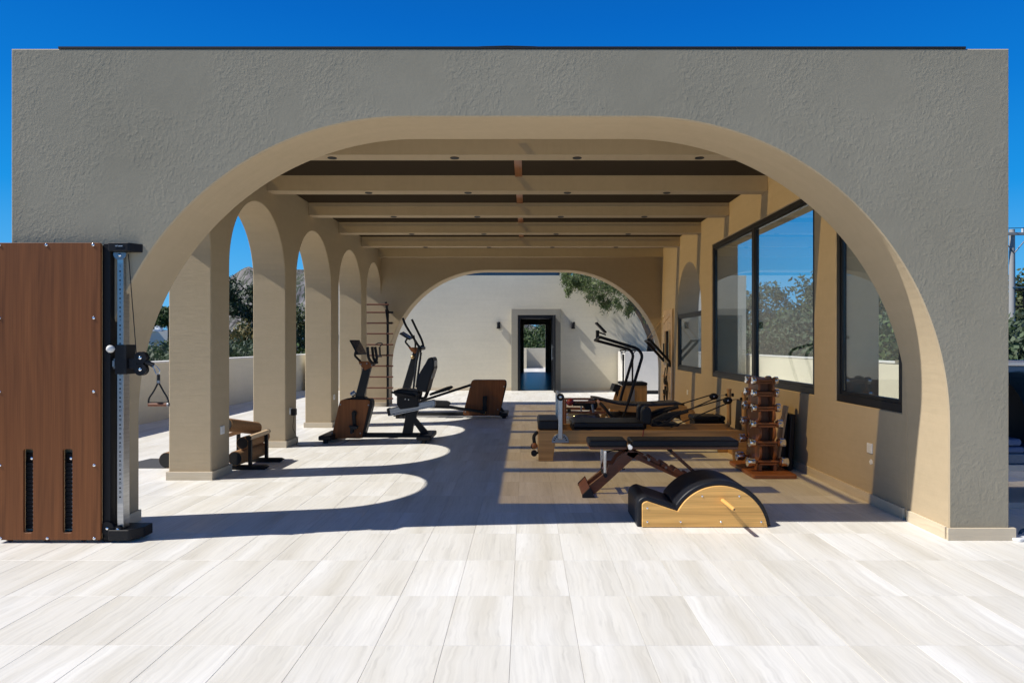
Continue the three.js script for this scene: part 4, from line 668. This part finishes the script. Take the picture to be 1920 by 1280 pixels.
// ---------------------------------------------------------------- vegetation and the far surroundings
function foliage(sd, clumps, n, size, spread, cols, droop = 0) {      // leaf-sized faces spread through clumps
  seed = sd; const pos = [], nor = [], col = [], uv = [], v = new THREE.Vector3(), e1 = new THREE.Vector3(), e2 = new THREE.Vector3();
  const gs = () => (rnd() + rnd() + rnd() - 1.5) * 1.15;
  for (let i = 0; i < n; i++) {
    const c = clumps[Math.floor(rnd() * clumps.length)], k = c[3] * spread; v.set(c[0] + gs() * k, c[1] + gs() * k * .8 - (droop ? rnd() * rnd() * droop : 0), c[2] + gs() * k);
    e1.set(rr(-1, 1), rr(-1, 1) - droop * .5, rr(-1, 1)).normalize(); e2.set(rr(-1, 1), rr(-1, 1), rr(-1, 1)).cross(e1).normalize();
    const L = size * rr(.7, 1.4), w = L * c[4], cc = cols[Math.floor(rnd() * cols.length)], t = rr(.75, 1.25), nn = new THREE.Vector3().crossVectors(e1, e2);
    const P = [[-L, 0], [0, -w], [L, 0], [0, w]].map(([a, b]) => [v.x + e1.x * a + e2.x * b, v.y + e1.y * a + e2.y * b, v.z + e1.z * a + e2.z * b]);
    for (const q of [0, 1, 2, 0, 2, 3]) { pos.push(...P[q]); nor.push(nn.x, nn.y, nn.z); col.push(cc[0] * t, cc[1] * t, cc[2] * t); uv.push(0, 0); }
  }
  const g = new THREE.BufferGeometry(); for (const [k, a, s] of [['position', pos, 3], ['normal', nor, 3], ['color', col, 3], ['uv', uv, 2]]) g.setAttribute(k, new THREE.Float32BufferAttribute(a, s)); return g;
}
const cloud = (sd, n, rx, ry, rz, cy, lo, hi, asp = .45) => { seed = sd; return Array.from({ length: n }, () => { const a = rnd() * 6.283, b = Math.acos(rr(-.75, 1)), k = rr(.62, 1); return [Math.sin(b) * Math.cos(a) * rx * k, cy + Math.cos(b) * ry * k, Math.sin(b) * Math.sin(a) * rz * k, rr(lo, hi), asp]; }); };
const OL = [[.055, .095, .045], [.075, .12, .055], [.035, .065, .03], [.095, .13, .075]], GR = [[.06, .115, .025], [.085, .14, .03], [.04, .08, .02]], DK = [[.025, .05, .016], [.04, .07, .02], [.018, .036, .014]], YE = [[.16, .13, .03], [.12, .12, .03], [.2, .15, .04]], PI = [[.075, .1, .03], [.1, .125, .04], [.05, .075, .025]];
function treeKind(sd, rx, ry, cy, cols, leaves, size, trunk) {
  const crown = foliage(sd + 1, cloud(sd, 70, rx, ry, rx, cy, rx * .14, rx * .26), leaves, size, 1, cols), limbs = [bar([0, 0, 0], [0, cy - ry * .3, 0], trunk, 8, trunk * .6)];
  seed = sd + 5; for (let i = 0; i < 6; i++) { const a = rnd() * 6.283; limbs.push(bar([0, cy - ry * .55, 0], [Math.cos(a) * rx * .6, cy + ry * rr(.0, .5), Math.sin(a) * rx * .6], trunk * .45, 6, trunk * .15)); }
  return { crown, trunk: merge(limbs) };
}
const KB = [treeKind(301, 2.0, 1.7, 2.9, OL, 9000, .085, .14), treeKind(331, 1.9, 1.9, 2.9, OL, 9000, .08, .14), treeKind(361, 2.0, 1.6, 3.0, GR, 9000, .08, .13)];
const KT = [treeKind(401, 2.6, 3.0, 5.2, PI, 11000, .12, .22), treeKind(431, 2.2, 3.3, 5.0, DK, 11000, .11, .2), treeKind(461, 1.6, 1.5, 2.6, YE, 6000, .09, .1), treeKind(491, 2.4, 2.2, 5.4, GR, 9000, .11, .18), treeKind(521, .85, .8, 6.2, GR, 5000, .085, .12)];
function plant(kind, name, label, group, x, z, s, turn, sy = s, y = -3.2) {
  const o = thing(name, label, name.includes('bush') ? 'bush' : 'tree', [x, y, z], group, turn); o.scale.set(s, sy, s); part(o, 'crown', kind.crown, M.leafOlive); part(o, 'trunk', kind.trunk, M.bark); return o;
}
{
  const L = [[-9.6, -13.5, 1, .92], [-10.4, -17, 1, .98], [-12.2, -19.5, 1, 1.0], [-9.8, -21.5, 1, 1.04], [-11.8, -25, 1.1, 1.04], [-10.2, -28.5, 1.1, 1.0], [-13.6, -31, 1.2, 1.05], [-9.4, -34, 1.1, 1.0], [-14.5, -24, 1.1, 1.0], [-16.5, -29, 1.2, 1.03], [-9.5, -9.5, 1, .92], [-18, -36, 1.3, 1.02], [-13.5, -12, 1.1, 1.0], [-15.5, -17.5, 1.2, 1.02], [-18.5, -22, 1.3, 1.04], [-12.5, -7, 1.1, 1.0], [-20, -28, 1.3, 1.05], [-17, -12, 1.2, 1.03], [-24, -33, 1.5, 1.08]];
  L.forEach(([x, z, s, sy], i) => plant(KB[i % 3], 'olive_bush', 'rounded grey-green bush growing beyond the left parapet', 'bushes beyond the left parapet', x, z, s, i * 1.3, sy * .96));
  plant(KT[1], 'dark_tree', 'tall dark evergreen tree between the first two columns', undefined, X(440, 40), -40, 1.05, .4, 1.02); plant(KT[2], 'yellowing_bush', 'yellowing shrub in front of the dark evergreen tree', undefined, X(466, 33), -33, 1.1, .8, 1.35);
  plant(KT[4], 'leafy_tree', 'leafy green tree beside the first column against the sky', undefined, X(316, 46), -46, 1.0, 1.2, 1.0); plant(KT[4], 'leafy_tree', 'small round tree standing behind the white house roof', undefined, X(290, 72), -72, .9, 2.2, .99); plant(KT[0], 'leafy_tree', 'green tree in the slit between the second and third columns', undefined, X(552, 42), -42, .8, 2.9, .84);
  const Rb = [[9.6, -12, 1, 1.06], [9.8, -16, 1.1, 1.15], [10.2, -20, 1.1, 1.18], [9.7, -24, 1.1, 1.2], [11.2, -27.5, 1.2, 1.22], [10, -32, 1.2, 1.2], [13, -22, 1.2, 1.2], [13.4, -30, 1.2, 1.25], [12.6, -16.5, 1.1, 1.15], [10, -8, 1, 1.02], [14.5, -37, 1.3, 1.25]];
  Rb.forEach(([x, z, s, sy], i) => plant(KB[(i + 1) % 3], 'olive_bush', 'rounded grey-green bush seen through the right windows', 'bushes beyond the right parapet', x, z, s, i * 1.7, sy));
  const Rt = [[15.5, -34, 1.0, .98], [19, -39, 1.1, 1.05], [17.5, -30, .95, .93], [22, -44, 1.15, 1.0], [21, -34, 1, .95], [14, -42, 1, .98], [24, -31, 1.05, .95], [27, -37, 1.1, 1.0]];
  Rt.forEach(([x, z, s, sy], i) => plant(KT[i % 3 === 1 ? 3 : 0], 'tall_tree', 'tall leafy tree rising behind the bushes right of the pavilion', 'trees right of the pavilion', x, z, s, i * 2.1, sy));
  const Dt = [[.4, -46, 1.0, 1.0], [2.6, -47.5, 1.0, 1.05], [-1.8, -47, 1, 1.0], [1.4, -52, 1.2, 1.25]];
  Dt.forEach(([x, z, s, sy], i) => plant(KB[2], 'green_bush', 'dense green bush seen through the far doorway', 'bushes beyond the far doorway', x, z, s, i * 1.1, sy * 1.05));
}
{ // olive tree over the planter
  const t = thing('olive_tree', 'leaning olive tree with drooping leaves in front of the far wall', 'tree', [X(1220, 18.6), 1.12, -18.65]);
  const px = (a, b) => [X(a, 18.6) - X(1220, 18.6), Y(b, 18.6) - 1.12];
  const P0 = px(1222, 652), P1 = px(1219, 628), P2 = px(1206, 600), P3 = px(1192, 578), P4 = px(1172, 540), P5 = px(1160, 500);
  part(t, 'trunk', merge(bar([...P0, 0], [...P1, 0], .10, 12, .085), bar([...P1, 0], [...P2, .02], .085, 12, .07), bar([...P2, .02], [...P3, .0], .07, 12, .06), bar([...P3, 0], [...P4, -.1], .06, 10, .045), bar([...P4, -.1], [...P5, .1], .045, 10, .03), bar([...P3, 0], [P3[0] + .7, P3[1] + 1.2, .2], .05, 8, .02), bar([...P4, -.1], [P4[0] - .9, P4[1] + .5, .1], .035, 8, .012), bar([...P4, -.1], [P4[0] - .4, P4[1] + 1.1, .3], .03, 8, .012)), M.bark);
  part(t, 'pot', new THREE.LatheGeometry([[0, .01], [.125, .01], [.10, .24], [.085, .24], [.08, .2], [0, .2]].map(([a, b]) => new THREE.Vector2(a, b)), 20).translate(P0[0], 0, 0), M.black, 'black tapering pot at the foot of the trunk');
  const cl = []; for (const [a, b, r] of [[1085, 515, .30], [1110, 520, .32], [1130, 540, .28], [1100, 535, .24], [1150, 525, .3], [1170, 535, .3], [1190, 560, .2], [1125, 565, .16], [1150, 560, .16], [1075, 535, .16], [1195, 585, .10], [1110, 480, .4], [1150, 470, .45], [1190, 490, .45], [1220, 510, .35], [1080, 480, .3], [1130, 440, .4], [1180, 440, .4], [1210, 460, .35], [1070, 520, .14]]) { const p = px(a, b); for (let i = 0; i < 4; i++) cl.push([p[0] + rr(-.25, .25), p[1] + rr(-.18, .2), rr(-.5, .55), r * rr(.5, .9), .2]); }
  part(t, 'crown', foliage(777, cl, 13000, .05, 1, [[.10, .16, .035], [.14, .20, .05], [.06, .095, .025], [.18, .22, .09]], .24), M.leafOlive);
}
{ // houses
  const d = 62, h = thing('white_house', 'small white flat-roofed house beyond the left parapet', 'house', [X(285, d), -3.2, -d]);
  const q = (px, py) => [X(px, d) - X(285, d), Y(py, d) + 3.2];
  const w0 = q(240, 640), w1 = q(330, 621); part(h, 'wall', span(w0[0], w1[0], 0, w1[1], 0, -6), M.cap); part(h, 'roof_slab', span(w0[0] - .2, q(292, 0)[0], w1[1], w1[1] + .18, .25, -6.2), M.white);
  part(h, 'upper_wall', span(q(291, 0)[0], w1[0], w1[1], w1[1] + .12, -1, -5), M.concrete); const wn = part(h, 'window', span(q(271, 0)[0], q(279.5, 0)[0], q(0, 634)[1], q(0, 626)[1], .03, .0), M.frame); part(wn, 'pane', span(q(272, 0)[0], q(278.5, 0)[0], q(0, 633)[1], q(0, 627)[1], .035, .04), M.screen);
  part(h, 'window', span(q(261, 0)[0], q(264, 0)[0], q(0, 627)[1], q(0, 623)[1], .03, 0), M.frame); part(h, 'chimney', merge(span(q(278, 0)[0], q(288, 0)[0], w1[1] + .18, w1[1] + .55, -1, -1.6), span(q(277, 0)[0], q(289, 0)[0], w1[1] + .68, w1[1] + .78, -.9, -1.7), span(q(279, 0)[0], q(281, 0)[0], w1[1] + .55, w1[1] + .68, -1.2, -1.5), span(q(285, 0)[0], q(287, 0)[0], w1[1] + .55, w1[1] + .68, -1.2, -1.5)), M.white);
  part(h, 'water_tank', cyl(.3, .7, q(300, 0)[0], w1[1] + .5, -2, 'x', 18), M.white); const an = q(258.5, 612); part(h, 'aerial', merge(bar([an[0], w1[1], -1], [an[0], an[1] + .3, -1], .03), bar([an[0] - .3, an[1] + .1, -1], [an[0] + .3, an[1] + .2, -1], .02), bar([an[0] - .2, an[1] - .15, -1], [an[0] + .2, an[1] - .1, -1], .02)), M.steel);
  const e = 75, k = thing('white_house', 'tiny white house glimpsed in the slit between second and third columns', 'house', [X(556, e), -3.2, -e]);
  const y1 = Y(629, e) + 3.2; part(k, 'wall', span(-1.1, 1.6, 0, y1, 0, -4), M.cap); part(k, 'window', span(-.1, .3, y1 - .5, y1 - .2, .04, 0), M.frame); part(k, 'roof', span(-1.2, 1.7, y1, y1 + .1, .1, -4.1), M.white);
}
{ // utility pole with its wires
  const d = 25, x = X(1898.5, d), y1 = Y(430, d), g = thing('utility_pole', 'grey utility pole with crossarm and wires behind the right pillar', 'pole', [x, -3.2, -d]);
  part(g, 'pole', bar([0, 0, 0], [0, y1 + 3.2, 0], .14, 16, .09), M.concrete); const ya = y1 + 3.2 - .18;
  part(g, 'crossarm', span(-1.0, 1.0, ya - .05, ya + .05, .16, .08, .004), M.concrete); part(g, 'brace', merge(bar([.0, ya - .7, .12], [.55, ya - .04, .12], .02), bar([.0, ya - .7, .12], [-.55, ya - .04, .12], .02)), M.satin);
  for (const k of [-.85, -.3, .3, .85]) part(g, 'insulator', cyl(.035, .14, k, ya + .12, .12), M.offwhite);
  part(g, 'transformer', merge(cyl(.22, .5, .48, ya - 2.35, .25, 'y', 20), bx(.5, .05, .3, .3, ya - 2.05, .15), bx(.5, .05, .3, .3, ya - 2.65, .15)), M.black); part(g, 'bracket', merge(bx(.5, .04, .06, .2, ya - 1.95, .12), bx(.4, .04, .06, .15, ya - 2.9, .12)), M.satin);
  for (const [k, y] of [[-.85, .2], [-.3, .2], [.3, .2], [.85, .2]]) part(g, 'wire', curve([[k, ya + y, .12], [k + 9, ya - .1, 3], [k + 22, ya + .25, 8]], .008, 5, 30), M.black);
  const w = X(245, 50), v = X(420, 50); single('power_line', curve([[w - 30, 4.2, -48], [w, Y(598, 50), -50], [v, Y(603.5, 50), -51], [v + 18, 3.2, -53]], .02, 5, 40), M.black, 'thin overhead wire crossing the sky above the white house', 'wire');
}
renderer.render(scene, camera);
